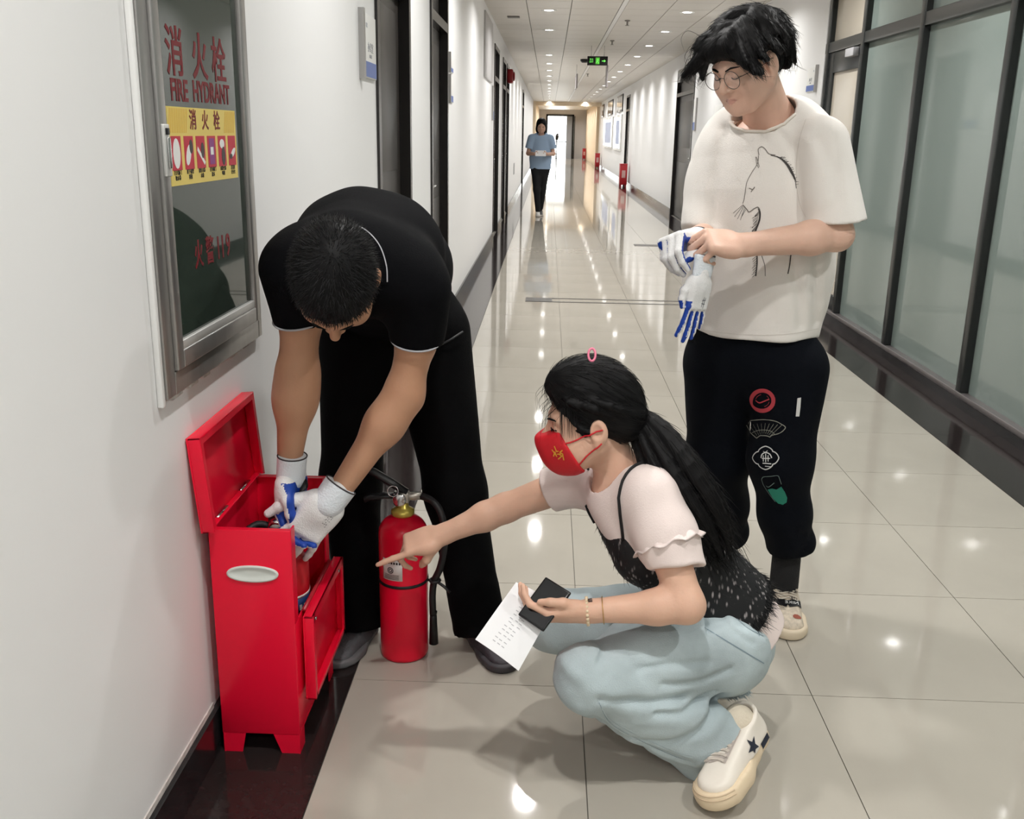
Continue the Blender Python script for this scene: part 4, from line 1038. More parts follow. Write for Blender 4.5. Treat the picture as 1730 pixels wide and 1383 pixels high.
# trousers
tr = SDF(.0065)
tr.chain([V(-.42, 2.62, .93), V(-.42, 2.60, .86)], [.165, .175], .05, flat=((0, 1, .2), .75))
tr.chain([HPL+V(.0, 0, .02), KL, AL.lerp(KL, .12)], [.115, .078, .068], .045); tr.chain([HPR+V(.0, 0, .02), KR, AR.lerp(KR, .12)], [.115, .080, .068], .045)
for A_, K_ in ((AL, KL), (AR, KR)):
    d_ = (A_-K_).normalized(); tr.cone(A_.lerp(K_, .2), A_+d_*.06, .068, .078, .02); tr.cut(A_+d_*.035, d_, .003, A_-V(.11, .11, .10), A_+V(.13, .13, .06))
tr.disp(wrinkle((0, .1, 1), 26, .0035, 5))
tr2 = organic('trousers', tr, BLKT, p2, smooth=2)
bt = MB(); bt.tube([J(741, 584, 2.47), J(762, 573, 2.47), J(782, 560, 2.50)], .003, 6); bt.build('pocket_edge', mat('dark_seam', (.03, .03, .032), .5), tr2)
# shoes
SHG = mat('grey_suede', (.085, .088, .095), .8, bump=(200, .2)); SOLG = mat('grey_sole', (.13, .13, .135), .6); SHD = mat('dark_shoe', (.045, .038, .045), .6, bump=(150, .15)); SOLD = mat('dark_sole', (.05, .045, .05), .6)
shoe(p2, (-.478, 2.545, .001), (-.548, 2.305, .001), .100, .022, [SHG, SOLG], .075, name='shoe')
shoe(p2, (-.190, 2.545, .001), (-.072, 2.315, .001), .100, .022, [SHD, SOLD], .075, name='shoe')
MB().tube([J(600, 1062, 2.46)+V(0, -.03, .01), J(612, 1068, 2.45)+V(0, -.03, .01)], .008, 8).build('sock', mat('pale_sock', (.5, .5, .52), .8), p2)
# gloves
gl, H1, Rg1 = glove(p2, J(492, 797, 2.09), (-.10, -.02, -1), (-.90, .36, .1), False, EL, 1.06, curls=[(.55, .6, .3), (.6, .6, .3), (.6, .6, .3), (.6, .6, .3)], thumb=((.022, .020, -.010), (.038, .050, -.022), (.036, .080, -.030), (.030, .106, -.034)), cuff=.040, cuff_r=(.038, .036))
gr, H2, Rg2 = glove(p2, J(560, 842, 2.065), (-.62, -.10, -.78), (.60, -.64, .40), True, ER, 1.12, curls=[(.12, .18, .12), (.12, .18, .12), (.14, .2, .12), (.16, .22, .12)], splay=(.24, .06, -.12, -.26), thumb=((.028, .020, -.010), (.056, .050, -.016), (.070, .078, -.018), (.078, .104, -.020)), cuff=.038, cuff_r=(.040, .038))
# printed mark on the back of the right-hand glove in the picture
gb = bvh_of(gr); q = MB(); Wg = J(560, 842, 2.065); rng = random.Random(2)
for row in range(3):
    for k in range(6):
        if rng.random() < .2: continue
        c_ = Wg+Rg2 @ Vector((-.012-.005*row, .028+k*.006, .03)); e_ = [c_+Rg2 @ Vector((rng.uniform(-.002, .002), rng.uniform(-.002, .002), 0)) for _ in range(3)]
        ribbon_on(gb, e_, .0012, -Rg2.col[2], .0006, q)
if q.v: q.build('glove_print', mat('glove_print', (.12, .12, .14), .6), gr)
# hair: short crop
W2 = lambda x, y, z: hc2+R2h @ Vector((x, y, z))
hs_ = SDF(.003); hs_.ell(W2(0, -.018, .044), (.0835, .1035, .0895), R2h, .01)
hs_.ell(W2(0, .105, -.022), (.085, .058, .075), R2h, .02, 's')
for sd in (-1, 1): hs_.ell(W2(sd*.085, .008, -.045), (.03, .05, .055), R2h, .015, 's')
hs_.ell(W2(0, -.06, -.085), (.09, .07, .05), R2h, .02, 's')
def hair_n(seed, a):
    return wrinkle((0, 0, 1), 150, a, seed, .9)
hs_.disp(hair_n(7, .0016))
hair2 = organic('hair', hs_, [HAIRM], p2)
rng = random.Random(11); me = hair2.data; ST = []
crown = W2(.006, -.052, .12)
vs_ = [v for v in me.vertices]
for v in rng.sample(vs_, min(5200, len(vs_))):
    p = v.co.copy(); n_ = v.normal
    lp = R2h.transposed() @ (p-hc2)
    if (lp.z < -.03 and n_.dot(R2h.col[2]) < -.3) or (p-crown).length < .004: continue
    fl_ = (p-crown); fl_ = fl_-n_*fl_.dot(n_); fl_ = fl_.normalized() if fl_.length > .004 else n_.orthogonal()
    up_ = n_*rng.uniform(.35, .9)+fl_*rng.uniform(.5, 1.0)+Vector((rng.gauss(0, .25), rng.gauss(0, .25), rng.gauss(0, .25)))
    up_.normalize(); L_ = rng.uniform(.008, .017)
    ST.append(([p-n_*.002, p+up_*L_*.55+n_*.001, p+up_*L_+fl_*.003], .00075))
strands('hair_strands', ST, [HAIRM, HAIRG, HAIRG, HAIRL], hair2)
# eyebrows
for sd in (-1, 1):
    MB().tube([W2(sd*.014, .0945, .028), W2(sd*.030, .0915, .033), W2(sd*.048, .076, .029)], [(.0035, .002), (.004, .002), (.002, .001)], 6).build('eyebrow', HAIRM, p2)
# ================================================================== STANDING MAN IN THE WHITE T-SHIRT
p1 = empty('person', (.66, 2.75, 0), 'standing man in cream white cat print T-shirt and glasses pulling on work gloves', 'person')
SK1 = skin('light_skin', (.74, .48, .37)); LIP = mat('lips', (.64, .35, .285), .42, sss=.1)
TEE = mat('cream_cotton', (.80, .765, .72), .8, bump=(350, .12), sheen=.1); TEER = mat('cream_rib', (.80, .75, .68), .8)
NAVY = mat('navy_black_fleece', (.0022, .0032, .0060), .85, bump=(300, .2), spec=.14)
F1 = Vector((-.50, -.866, 0)); L1 = Vector((.866, -.50, 0)); UZ = Vector((0, 0, 1))
hc1 = J(1262, 112, 2.665); R1h = axes((-.70, -.56, -.44), (-.36, -.26, .90))
HS1 = .945; W1_ = lambda x, y, z: hc1+R1h @ Vector((x, y, z))*HS1
nb1 = J(1302, 212, 2.76)
s_h = SDF(.0028); head_sdf(s_h, hc1, R1h, HS1, neck_to=nb1, neck_r=.058, nose=1.0)
s_h.cone(nb1, nb1+V(0, .0, -.08), .066, .08, .03)
SHL, ELL, WRL = J(1386, 248, 2.66), J(1415, 397, 2.57), J(1252, 414, 2.47)
SHR, ELR, WRR = J(1232, 255, 2.86), J(1193, 398, 2.74), J(1174, 402, 2.57)
s_l = SDF(.0032); s_l.chain([SHL, ELL], [.050, .039], .02); s_l.chain([ELL, ELL.lerp(WRL, .28), WRL], [.038, .042, .0275], .02)
Fh = (J(1185, 405, 2.43)-WRL).normalized()
RhL = hand_axes(Fh, (.05, -.62, .78), True)
hand_sdf(s_l, WRL+Fh*.004, RhL, .98, curls=[(.95, 1.15, .5), (1.1, 1.2, .6), (1.2, 1.2, .6), (1.25, 1.2, .6)], thumb=((.028, .018, -.012), (.046, .050, -.034), (.040, .080, -.050), (.028, .100, -.060)), fat=1.02)
s_r = SDF(.0035); s_r.chain([SHR, ELR], [.050, .039], .02); s_r.chain([ELR, WRR], [.038, .028], .02)
s_t = SDF(.012); s_t.chain([V(.585, 2.76, .95), V(.58, 2.77, 1.15), V(.572, 2.78, 1.34)], [.11, .11, .11], .05)
HPLl, KNL, ANL = J(1330, 640, 2.70), J(1318, 775, 2.68), J(1330, 926, 2.735)
HPRr, KNR, ANR = J(1215, 640, 2.80), J(1214, 770, 2.84), J(1222, 905, 2.97)
s_t.chain([HPLl, KNL, ANL], [.07, .05, .037], .03); s_t.chain([HPRr, KNR, ANR], [.07, .05, .037], .03)
def lips1(C_, Nn):
    lp = (C_-np.array(hc1)) @ np.array(R1h)/HS1
    return ((np.abs(lp[:, 0]) < .021-np.abs(lp[:, 2]+.0572)*1.4) & (lp[:, 2] > -.0650) & (lp[:, 2] < -.0505) & (lp[:, 1] > .084)).astype(int)
b1 = organic('body', [s_h, s_l, s_r, s_t], [SK1, LIP], p1, lips1)
# T-shirt, loose and boxy
ts = SDF(.005)
ts.chain([V(.585, 2.755, .86), V(.583, 2.765, 1.05), V(.578, 2.775, 1.25), V(.575, 2.785, 1.34)], [.193, .192, .190, .162], .06, flat=(F1, .67))
ts.cone(J(1372, 236, 2.70), J(1240, 240, 2.86), .064, .060, .06)
ts.cone(nb1+V(0, 0, -.04), J(1345, 205, 2.74), .066, .050, .05)
ts.cut(V(.58, 2.75, .862), (-.03, 0, -1), .004)
ts.cone(V(.585, 2.755, .60), V(.585, 2.755, .69), .19, .19, .006, 's', flat=(F1, .64))
hemL = J(1402, 378, 2.58); hemR_ = ELR+V(0, 0, .022)
sv = SDF(.005); sv.cone(SHL+V(0, -.005, .005), ELL+V(.005, .0, .0), .074, .076, .05); sv.cut(hemL, (.10, -.05, -1), .003); sv.cone(hemL+V(0, 0, -.052), hemL+V(.005, 0, -.10), .064, .066, .004, 's'); ts.merge(sv, .012)
sv = SDF(.005); sv.cone(SHR+V(0, 0, .0), ELR+V(-.004, 0, .01), .072, .062, .05); sv.cut(hemR_, (-.1, -.1, -1), .003); sv.cone(hemR_+V(0, 0, -.04), hemR_+V(0, 0, -.09), .050, .052, .004, 's'); ts.merge(sv, .04)
# neck opening
ts.ell(nb1+V(-.022, -.030, .028), (.086, .092, .055), axes(F1, (-.42, -.48, 1)), .006, 's')
ts.disp(groove([([(1378, 236), (1398, 290), (1396, 335), (1372, 362)], 1.0), ([(1240, 222), (1222, 300), (1212, 380)], 1.3), ([(1350, 250), (1345, 310), (1352, 360)], 1.0), ([(1208, 440), (1202, 520), (1206, 556)], .9), ([(1330, 420), (1345, 480), (1352, 550)], .8), ([(1380, 420), (1378, 490), (1384, 548)], .9), ([(1300, 210), (1330, 232), (1342, 262)], .6)], 2.62, .016, .0075, 3.0))
ts.disp(wrinkle((.1, 0, 1), 19, .0075, 21, .9)); ts.disp(wrinkle((.6, -.3, -.7), 34, .0032, 4, 1.1))
tee = organic('t_shirt', ts, TEE, p1, smooth=2)
tb = bvh_of(tee); view = (J(1290, 380, 2.6)-CAMP).normalized()
# rib collar following the opening
cl = MB(); Rc = axes(F1, (-.42, -.48, 1)); c0 = nb1+V(-.022, -.030, .014); pts = []
for k in range(41):
    a = 2*math.pi*k/40; d_ = Rc @ Vector((math.cos(a), math.sin(a), 0)); 
    h = tb.find_nearest(c0+d_*(.090 if abs(d_.dot(F1)) < .6 else .094)); pts.append(h[0]+h[1]*.001)
cl.tube(pts, [(.0075, .0042)]*len(pts), 8, caps=False); cl.build('neck_rib', TEER, tee)
# hem stitching, and a sleeve seam that also paints the fold's shade
def print_px(name, lines, Y, M, parent, bvh, w=.002, off=.0012):
    q = MB()
    for ln in lines:
        ww = w
        if isinstance(ln, tuple): ln, ww = ln
        P_ = smooth_pts([J(x, y, Y) for x, y in ln], 5) if len(ln) > 2 else [J(ln[0][0], ln[0][1], Y).lerp(J(ln[1][0], ln[1][1], Y), t_/6) for t_ in range(7)]
        for i in range(len(P_)): pass
        qq = ribbon_on(bvh, P_, ww, (P_[len(P_)//2]-CAMP).normalized(), off)
        q.add(qq.v, qq.f)
    return q.build(name, M, parent)
INK = mat('dark_ink', (.045, .04, .038), .7); INKL = mat('soft_ink', (.20, .18, .165), .7)
Yp = 2.6
print_px('cat_outline', [([(1282, 262), (1281, 252), (1287, 248), (1293, 252), (1299, 260), (1310, 262)], .0020),
    ([(1283, 282), (1279, 268), (1277, 266), (1279, 278), (1282, 284)], .0015), ([(1282, 262), (1280, 276), (1270, 292), (1262, 308), (1259, 326), (1257, 338), (1255, 344)], .0018),
    ([(1255, 346), (1262, 354), (1266, 358), (1275, 352), (1281, 350), (1284, 356)], .0026), ([(1266, 318), (1272, 320), (1275, 316), (1269, 324)], .0022)], Yp, INKL, tee, tb)
print_px('cat_back_stroke', [([(1302, 262), (1316, 266), (1328, 276), (1338, 292), (1345, 308)], [.002, .002, .002, .002, .003, .003, .004, .004, .005, .005, .006, .006, .007, .007, .007, .007, .006, .005, .004, .002, .001]), ([(1344, 308), (1345, 318)], .0015)], Yp, INK, tee, tb)
for st_ in (([(1282, 352), (1284, 360), (1283, 372), (1278, 386), (1276, 392)], .0045), ([(1279, 430), (1279, 446), (1277, 466)], .0035), ([(1287, 432), (1292, 448), (1293, 466)], .0015), ([(1336, 430), (1334, 446), (1331, 462)], .0030)): print_px('cat_leg_stroke', [st_], Yp, INK, tee, tb)
print_px('sleeve_seam_crease', [([(1362, 200), (1350, 240), (1345, 290), (1350, 340), (1362, 366)], .0014)], Yp, mat('cream_stitch_crease', (.66, .62, .57), .8), tee, tb)  # darker ribbon along the sleeve fold, painting in its crease shade
fur = []
rng = random.Random(8)
for k in range(16):
    t_ = k/15; x = 1283-6*t_; y = 356+34*t_; fur.append(([(x, y), (x-7-rng.random()*4, y+5+rng.random()*4)], .0010))
for k in range(9):
    t_ = k/8; x = 1279-1*t_; y = 432+30*t_; fur.append(([(x, y), (x-5-rng.random()*3, y+6)], .0010))
for k in range(16):
    t_ = k/15; x = 1314+30*t_; y = 266+40*t_*t_+6*t_; fur.append(([(x, y), (x+5+rng.random()*3, y-3+rng.random()*4)], .0010))
for a_, b_ in (((1255, 348), (1241, 366)), ((1256, 350), (1246, 370)), ((1258, 352), (1251, 372)), ((1260, 354), (1252, 368)), ((1254, 347), (1239, 360))): fur.append(([a_, b_], .0010))
tag(print_px('cat_fur_strokes', fur, Yp, INK, tee, tb), kind='stuff')
print_px('hem_stitch', [([(1175, 556), (1230, 563), (1285, 566), (1340, 563), (1392, 553)], .0010)], 2.6, mat('cream_stitch_crease', (.66, .62, .57), .8), tee, tb)
# joggers
tj = SDF(.006)
tj.chain([V(.585, 2.755, .92), V(.588, 2.765, .82)], [.160, .168], .05, flat=(F1, .76))
tj.chain([HPLl+V(.01, 0, .03), KNL, KNL.lerp(ANL, .6), KNL.lerp(ANL, .93)], [.102, .086, .072, .064], .045); tj.chain([HPRr+V(-.005, 0, .03), KNR, KNR.lerp(ANR, .6), KNR.lerp(ANR, .93)], [.102, .088, .076, .064], .045)
for A_, K_ in ((ANL, KNL), (ANR, KNR)):
    d_ = (A_-K_).normalized(); tj.cone(K_.lerp(A_, .86)+V(.01, -.01, 0), K_.lerp(A_, .90)+V(.025, -.01, 0), .066, .058, .02); tj.cone(K_.lerp(A_, .98), A_+d_*.02, .054, .05, .012); tj.cut(A_, d_, .003, A_-V(.11, .11, .09), A_+V(.11, .11, .06))
tj.disp(wrinkle((.05, 0, 1), 21, .0045, 9, .9)); tj.disp(wrinkle((1, 0, .2), 24, .0025, 19, .9))
jog = organic('joggers', tj, NAVY, p1, smooth=2)
jb = bvh_of(jog); Yj = 2.58
EMR = mat('red_embroidery', (.46, .045, .06), .7); EMW = mat('white_embroidery', (.72, .72, .70), .7); EMG = mat('green_embroidery', (.015, .22, .15), .7); EMK = mat('khaki_embroidery', (.28, .28, .23), .7)
def circ_px(cx, cy, rx, ry, n=28, a0=0, a1=2*math.pi): return [(cx+rx*math.cos(a0+(a1-a0)*k/n), cy+ry*math.sin(a0+(a1-a0)*k/n)) for k in range(n+1)]
def px_ribbon(name, lines, M): return print_px(name, lines, Yj, M, jog, jb, .002, .0015)
px_ribbon('red_ring_badge', [(circ_px(1288.5, 676.5, 19, 17.5), .0115), ([(1277, 676), (1283, 680), (1290, 678), (1300, 674)], .0035), (circ_px(1288.5, 676.5, 11.5, 10.5, 14, .2, 1.3), .0015), (circ_px(1288.5, 676.5, 11.5, 10.5, 14, 3.4, 4.5), .0015), (circ_px(1288.5, 676.5, 11.5, 10.5, 8, 5.4, 6.0), .0015)], EMR)
fan = [([(1260, 716), (1263, 711), (1278, 709), (1294, 708.5), (1310, 711), (1320, 716), (1327, 722), (1318, 731), (1305, 735), (1301, 738)], .0022), ([(1301, 738), (1296, 736), (1288, 735.5), (1284, 736), (1279, 740)], .0022), ([(1279, 740), (1272, 734), (1265, 726), (1260, 717)], .0022), ([(1271, 731), (1280, 727), (1292, 726), (1303, 728), (1309, 733)], .0014)]
for k in range(9):
    t_ = k/8; fan.append(([(1266+t_*55, 714+abs(t_-.45)*6), (1280+t_*22, 736-4*math.sin(t_*3.1))], .0010))
px_ribbon('fan_badge', fan, EMK)
for k in range(5):
    text = None
flw = []
fp = []
for k in range(57):
    a = 2*math.pi*k/56; r = 1+.16*abs(math.cos(2*a))**.6*1.0-.10*abs(math.sin(2*a))
    fp.append((1294+19*r*math.cos(a), 773+17*r*math.sin(a)))
flw.append((fp, .0030)); flw += [([(1286, 773), (1288, 767), (1294, 764), (1301, 767), (1304, 773)], .0030), ([(1290, 769), (1290, 779)], .0025), ([(1294, 766), (1294, 780)], .0025), ([(1298, 769), (1298, 779)], .0025), ([(1288, 774), (1301, 774)], .0025), ([(1289, 782), (1303, 783)], .0028), ([(1293, 787), (1304, 788)], .0020), ([(1290, 762), (1293, 763.5), (1297, 761)], .0016)]
px_ribbon('flower_badge', flw, EMW)
px_ribbon('shield_outline', [([(1287, 809), (1290, 805), (1302, 804), (1314, 803), (1317, 808), (1320, 817)], .0018), ([(1287, 809), (1290, 818), (1296, 828), (1303, 838), (1310, 847)], .0016), ([(1295, 820), (1298, 822), (1302, 820), (1308, 815)], .0022)], mat('grey_green_thread', (.16, .22, .20), .7))
q = MB(); patch_on(jb, [J(x, y, Yj) for x, y in ((1297, 826), (1304, 824), (1312, 826), (1320, 821), (1326, 830), (1330, 840), (1329, 848), (1323, 852), (1315, 850), (1306, 841))], (J(1310, 835, Yj)-CAMP).normalized(), .0018, q)
q.build('green_badge', EMG, jog)
q = MB(); patch_on(jb, [J(x, y, Yj) for x, y in ((1347, 672), (1353, 671), (1352, 687), (1350, 703), (1344, 703), (1345.5, 687))], (J(1349, 687, Yj)-CAMP).normalized(), .0018, q)
if q.v: q.build('side_label', mat('label_cloth', (.62, .62, .60), .7), jog)
# socks and sneakers
SCK = mat('black_sock', (.012, .012, .013), .9, bump=(200, .3))
for A_, hh in ((ANL, 0), (ANR, 0)):
    s_ = SDF(.003); s_.cone(A_+V(0, 0, .01), V(A_.x+.002, A_.y+.004, .075), .042, .043, .01); organic('sock', s_, SCK, p1)
SNB = mat('beige_canvas', (.58, .50, .40), .75, noise=(90, .18), bump=(150, .2)); SNS = mat('cream_sole', (.66, .56, .42), .55)
so, sl_, Ws, Rs, Ls = shoe(p1, (.762, 2.815, .001), (.728, 2.545, .001), .104, .030, [SNB, SNS], .095, name='sneaker')
sb_ = bvh_of(so)
def on_shoe(bv, W, pts, d=(0, .25, -1)): return [W(*p) for p in pts]
q = MB(); ribbon_on(sb_, [Ws(x, .172-abs(x+.0)*.35, .09) for x in [(-.052+.104*k/14) for k in range(15)]], .030, (0, 0, -1), .0025, q); bnd = q.build('black_strap', BLACKP, so)
sm = text_mesh('NIKE', .017, frame_m(Ws(.012, .168, .12), -Rs.col[0], Rs.col[1]*-1), 0, 1.1)
# wrap lettering over the strap
bmv = [v.co.copy() for v in sm.vertices]; bb_ = bvh_of(so)
for v in sm.vertices:
    h = bb_.ray_cast(v.co+V(0, 0, .05), V(0, 0, -1))
    if h[0] is not None: v.co = h[0]+V(0, 0, .0042)
sm.materials.clear(); sm.materials.append(WHITEP); link('strap_lettering', sm, so)
for k in range(6):
    y_ = .088+k*.012; q = MB(); ribbon_on(sb_, [Ws(-.03+.06*i/8, y_+.004*math.sin(i), .14) for i in range(9)], .0052, (0, 0, -1), .003, q); q.build('lace', mat('cream_lace', (.66, .60, .50), .8), so)
sq = MB(); rng = random.Random(3)
for k in range(14):
    c_ = (rng.uniform(-.028, .028), rng.uniform(.09, .15)); ribbon_on(sb_, [Ws(c_[0]+rng.uniform(-.006, .006), c_[1]+rng.uniform(-.006, .006), .14) for _ in range(4)], .0014, (0, 0, -1), .0045, sq)
sq.build('scribble_print', INK, so)
q = MB(); q.bbox((-.013, -.004, -.016), (.013, .0, .012), .001, frame_m(Ws(-.008, .092, .105), Rs.col[0], Rs.col[2]+Rs.col[1]*.5)); q.build('red_tongue_tab', mat('red_tab', (.62, .05, .05), .7), so)
tgq = SDF(.003); tgq.cone(Ws(0, .098, .085), Ws(0, .082, .108), .026, .028, .01, flat=(Rs.col[1], .3)); organic('tongue', tgq, SNB, so)
q = MB(); patch_on(sb_, [Ws(.022+.012*math.cos(a), .222+.010*math.sin(a), .1) for a in [k*.7 for k in range(9)]], (0, 0, -1), .0015, q); q.build('red_brown_mark', mat('red_brown', (.30, .08, .05), .7), so)
shoe(p1, (.60, 3.06, .001), (.50, 2.81, .001), .104, .030, [SNB, SNS], .095, name='sneaker')
# gloves: one worn on his right hand, the other hangs from his fingers (a thing of its own)
Wg1 = WRR+(WRR-ELR).normalized()*.0
gw, Hw, Rw = glove(p1, J(1174, 404, 2.545), (-.62, -.60, .02), (-.55, -.05, .83), False, ELR, 1.06, curls=[(1.0, .8, .5), (1.15, .8, .5), (1.2, .85, .5), (1.25, .9, .5)], thumb=((.026, .020, -.012), (.040, .052, -.036), (.030, .078, -.050), (.016, .094, -.058)), cuff=.03, name='worn_work_glove')
hg = empty('work_glove', J(1165, 560, 2.43), 'white and blue work glove dangling limp from the standing man\'s hands', 'glove')
Fg = (J(1166, 556, 2.43)-J(1180, 470, 2.44)).normalized(); Wgh = J(1183, 476, 2.44)
Bg = Vector((.62, -.76, .1)); Rg = hand_axes(Fg, Bg, True)
s = SDF(.0025); Hh_ = hand_sdf(s, Wgh-Fg*.014, Rg, .86, curls=[(.16, .15, .1), (.10, .12, .1), (.08, .1, .1), (.1, .15, .1)], splay=(.10, .03, -.06, -.22), thumb=((.030, .020, -.006), (.050, .046, -.010), (.054, .070, -.010), (.050, .092, -.008)), fat=.95)
gm_ = glove_matfn(Hh_, Rg, Wgh, .86)
def gm2(C_, Nn):
    m_ = gm_(C_, Nn); y = (C_-np.array(Wgh)) @ np.array(Rg.col[1]); sd = (C_-np.array(Wgh)) @ np.array(Rg.col[0])
    n2 = Nn @ np.array(Rg.col[0])
    return ((m_ == 1) | ((y > .050) & ((n2 > .45) | (y > .140)))).astype(int)
organic('glove_hand', s, [GLW, GLB], hg, gm2)
c = SDF(.0025); T0, T1 = Wgh+Fg*.012, J(1192, 432, 2.45)
c.cone(T0, T1, .029, .036, .006, flat=(Rg.col[2], .45)); c.cut(T1, T1-T0, .002); organic('glove_cuff', c, GLC, hg)
MB().tube([T1+Rg.col[0]*.034, T1+Rg.col[2]*.010, T1-Rg.col[0]*.034], .003, 6).build('cuff_hem', MATS['cuff_hem'], hg)
gbv = bvh_of(bpy.data.objects['glove_hand']); q = MB()
for a_, b_ in (((-.008, .050), (-.006, .075)), ((-.014, .052), (-.012, .078)), ((-.016, .058), (-.004, .058)), ((-.016, .068), (-.004, .066))):
    ribbon_on(gbv, [Wgh+Rg @ Vector((a_[0]+(b_[0]-a_[0])*t_/4, a_[1]+(b_[1]-a_[1])*t_/4-.014, .03)) for t_ in range(5)], .0014, -Rg.col[2], .0008, q)
if q.v: q.build('glove_print', MATS['glove_print'], hg)
# hair: thick side-swept locks
def lock(s, pts, r, k=.006):
    P_ = smooth_pts([W1_(*p) for p in pts], 3); n_ = len(P_)
    s.chain(P_, [r*(.35+.65*math.sin(math.pi*min(1, .25+.75*i/(n_-1)))) if i < n_-1 else r*.12 for i in range(n_)], k)
hs_ = SDF(.003)
hs_.ell(W1_(0, -.022, .048), tuple(q*HS1 for q in (.086, .102, .084)), R1h, .01)
hs_.ell(W1_(0, .03, .078), tuple(q*HS1 for q in (.080, .080, .050)), R1h, .03)
hs_.ell(W1_(0, -.075, .0), tuple(q*HS1 for q in (.062, .045, .060)), R1h, .03)
hs_.ell(W1_(0, .118, -.012), tuple(q*HS1 for q in (.085, .066, .072)), R1h, .015, 's')
for sd in (-1, 1): hs_.ell(W1_(sd*.095, .015, -.04), tuple(q*HS1 for q in (.036, .060, .056)), R1h, .012, 's'); hs_.ell(W1_(sd*.092, -.010, .0), tuple(q*HS1 for q in (.028, .032, .044)), R1h, .008, 's')
rng = random.Random(5)
for k in range(70):                                            # locks swept from the parting over the top
    x0 = rng.uniform(-.06, .06); y0 = rng.uniform(-.09, .075); a = rng.uniform(-.3, .3)
    z0 = .046+.088*math.sqrt(max(.05, 1-(x0/.092)**2-((y0+.022)/.11)**2))+.004
    d_ = Vector((-.045 if x0 < .02 else .045, rng.uniform(.00, .035), 0))
    p = [(x0, y0, z0)]
    for q in range(1, 4):
        x, y = x0+d_.x*q*.6, y0+d_.y*q*.7+a*.01
        e = 1-(x/.094)**2-((y+.018)/.118)**2
        z = .046+.092*math.sqrt(e) if e > .02 else p[-1][2]-.02
        p.append((x*(1 if e > .02 else 1.0), y, z+.003-.004*q*.3))
    lock(hs_, p, rng.uniform(.008, .014))
for k in range(26):                                            # fringe falling over the brow
    t_ = k/25; x0 = .062-.135*t_
    drop = .020+.014*abs(math.sin(k*2.4))+(.075*(t_-.58)/.42 if t_ > .58 else 0)
    if k < 4: continue
    lock(hs_, [(x0*.8, .060, .116), (x0*1.05-.006, .098-.3*abs(x0)**1.3*2, .092), (x0*1.15-.010, .104-.45*abs(x0), .092-drop*.6), (x0*1.18-.014-(.012 if t_ > .6 else .004), .100-.5*abs(x0), .092-drop)], rng.uniform(.007, .011))
for sd in (-1, 1):
    for k in range(12):                                        # sides above the ears and behind them
        t_ = k/11; y0 = .066-.150*t_
        zb = .046
        if t_ > .66: zb = .02-.20*(t_-.66)
        xo = .088 if t_ < .6 else .080
        lock(hs_, [(sd*.060, y0*.9-.012, .108), (sd*xo, y0-.006, .078), (sd*(xo+.002), y0-.010, (.078+zb)/2), (sd*(xo-.004), y0-.014, zb)], rng.uniform(.008, .011))
for k in range(14):
    t_ = k/13; x0 = -.06+.12*t_
    lock(hs_, [(x0*.9, -.095, .085), (x0, -.120, .04), (x0*.95, -.112, -.015), (x0*.8, -.095-.01*rng.random(), -.055)], rng.uniform(.009, .013))
hs_.ell(W1_(.092, .034, .012), tuple(q*HS1 for q in (.030, .036, .040)), R1h, .006, 's')
for sd in (-1, 1): hs_.ell(W1_(sd*.094, -.008, .0), tuple(q*HS1 for q in (.026, .026, .038)), R1h, .006, 's')
hair1 = organic('hair', hs_, [HAIRM], p1)
ST = []; me = hair1.data; vs_ = list(me.vertices)
for v in rng.sample(vs_, min(2600, len(vs_))):
    p = v.co; n_ = v.normal; lp = R1h.transposed() @ (p-hc1)
    if lp.z < .0 and lp.y > 0: continue
    fl_ = R1h @ Vector((-.5 if lp.x < .02 else .5, .35, -.75)); fl_ = (fl_-n_*fl_.dot(n_)); 
    if fl_.length < .05: continue
    fl_.normalize(); L_ = rng.uniform(.02, .04)
    ST.append(([p-n_*.001, p+fl_*L_*.5+n_*.0022, p+fl_*L_+n_*rng.uniform(-.002, .004)], .0007))
for k in range(16):                                            # flyaway hairs at the front
    x0 = rng.uniform(-.075, -.02); z0 = rng.uniform(.04, .11)
    ST.append((smooth_pts([W1_(x0, .09, z0), W1_(x0-.012, .115+rng.random()*.02, z0+rng.uniform(-.01, .03)), W1_(x0-.02, .125+rng.random()*.02, z0-.03), W1_(x0-.012, .12, z0-.06)], 3), .0006))
ST.append((smooth_pts([W1_(-.05, .085, .12), W1_(-.062, .115, .150), W1_(-.07, .138, .138), W1_(-.066, .142, .105)], 4), .0008))
strands('hair_strands', ST, [HAIRM, HAIRM, HAIRL], hair1)
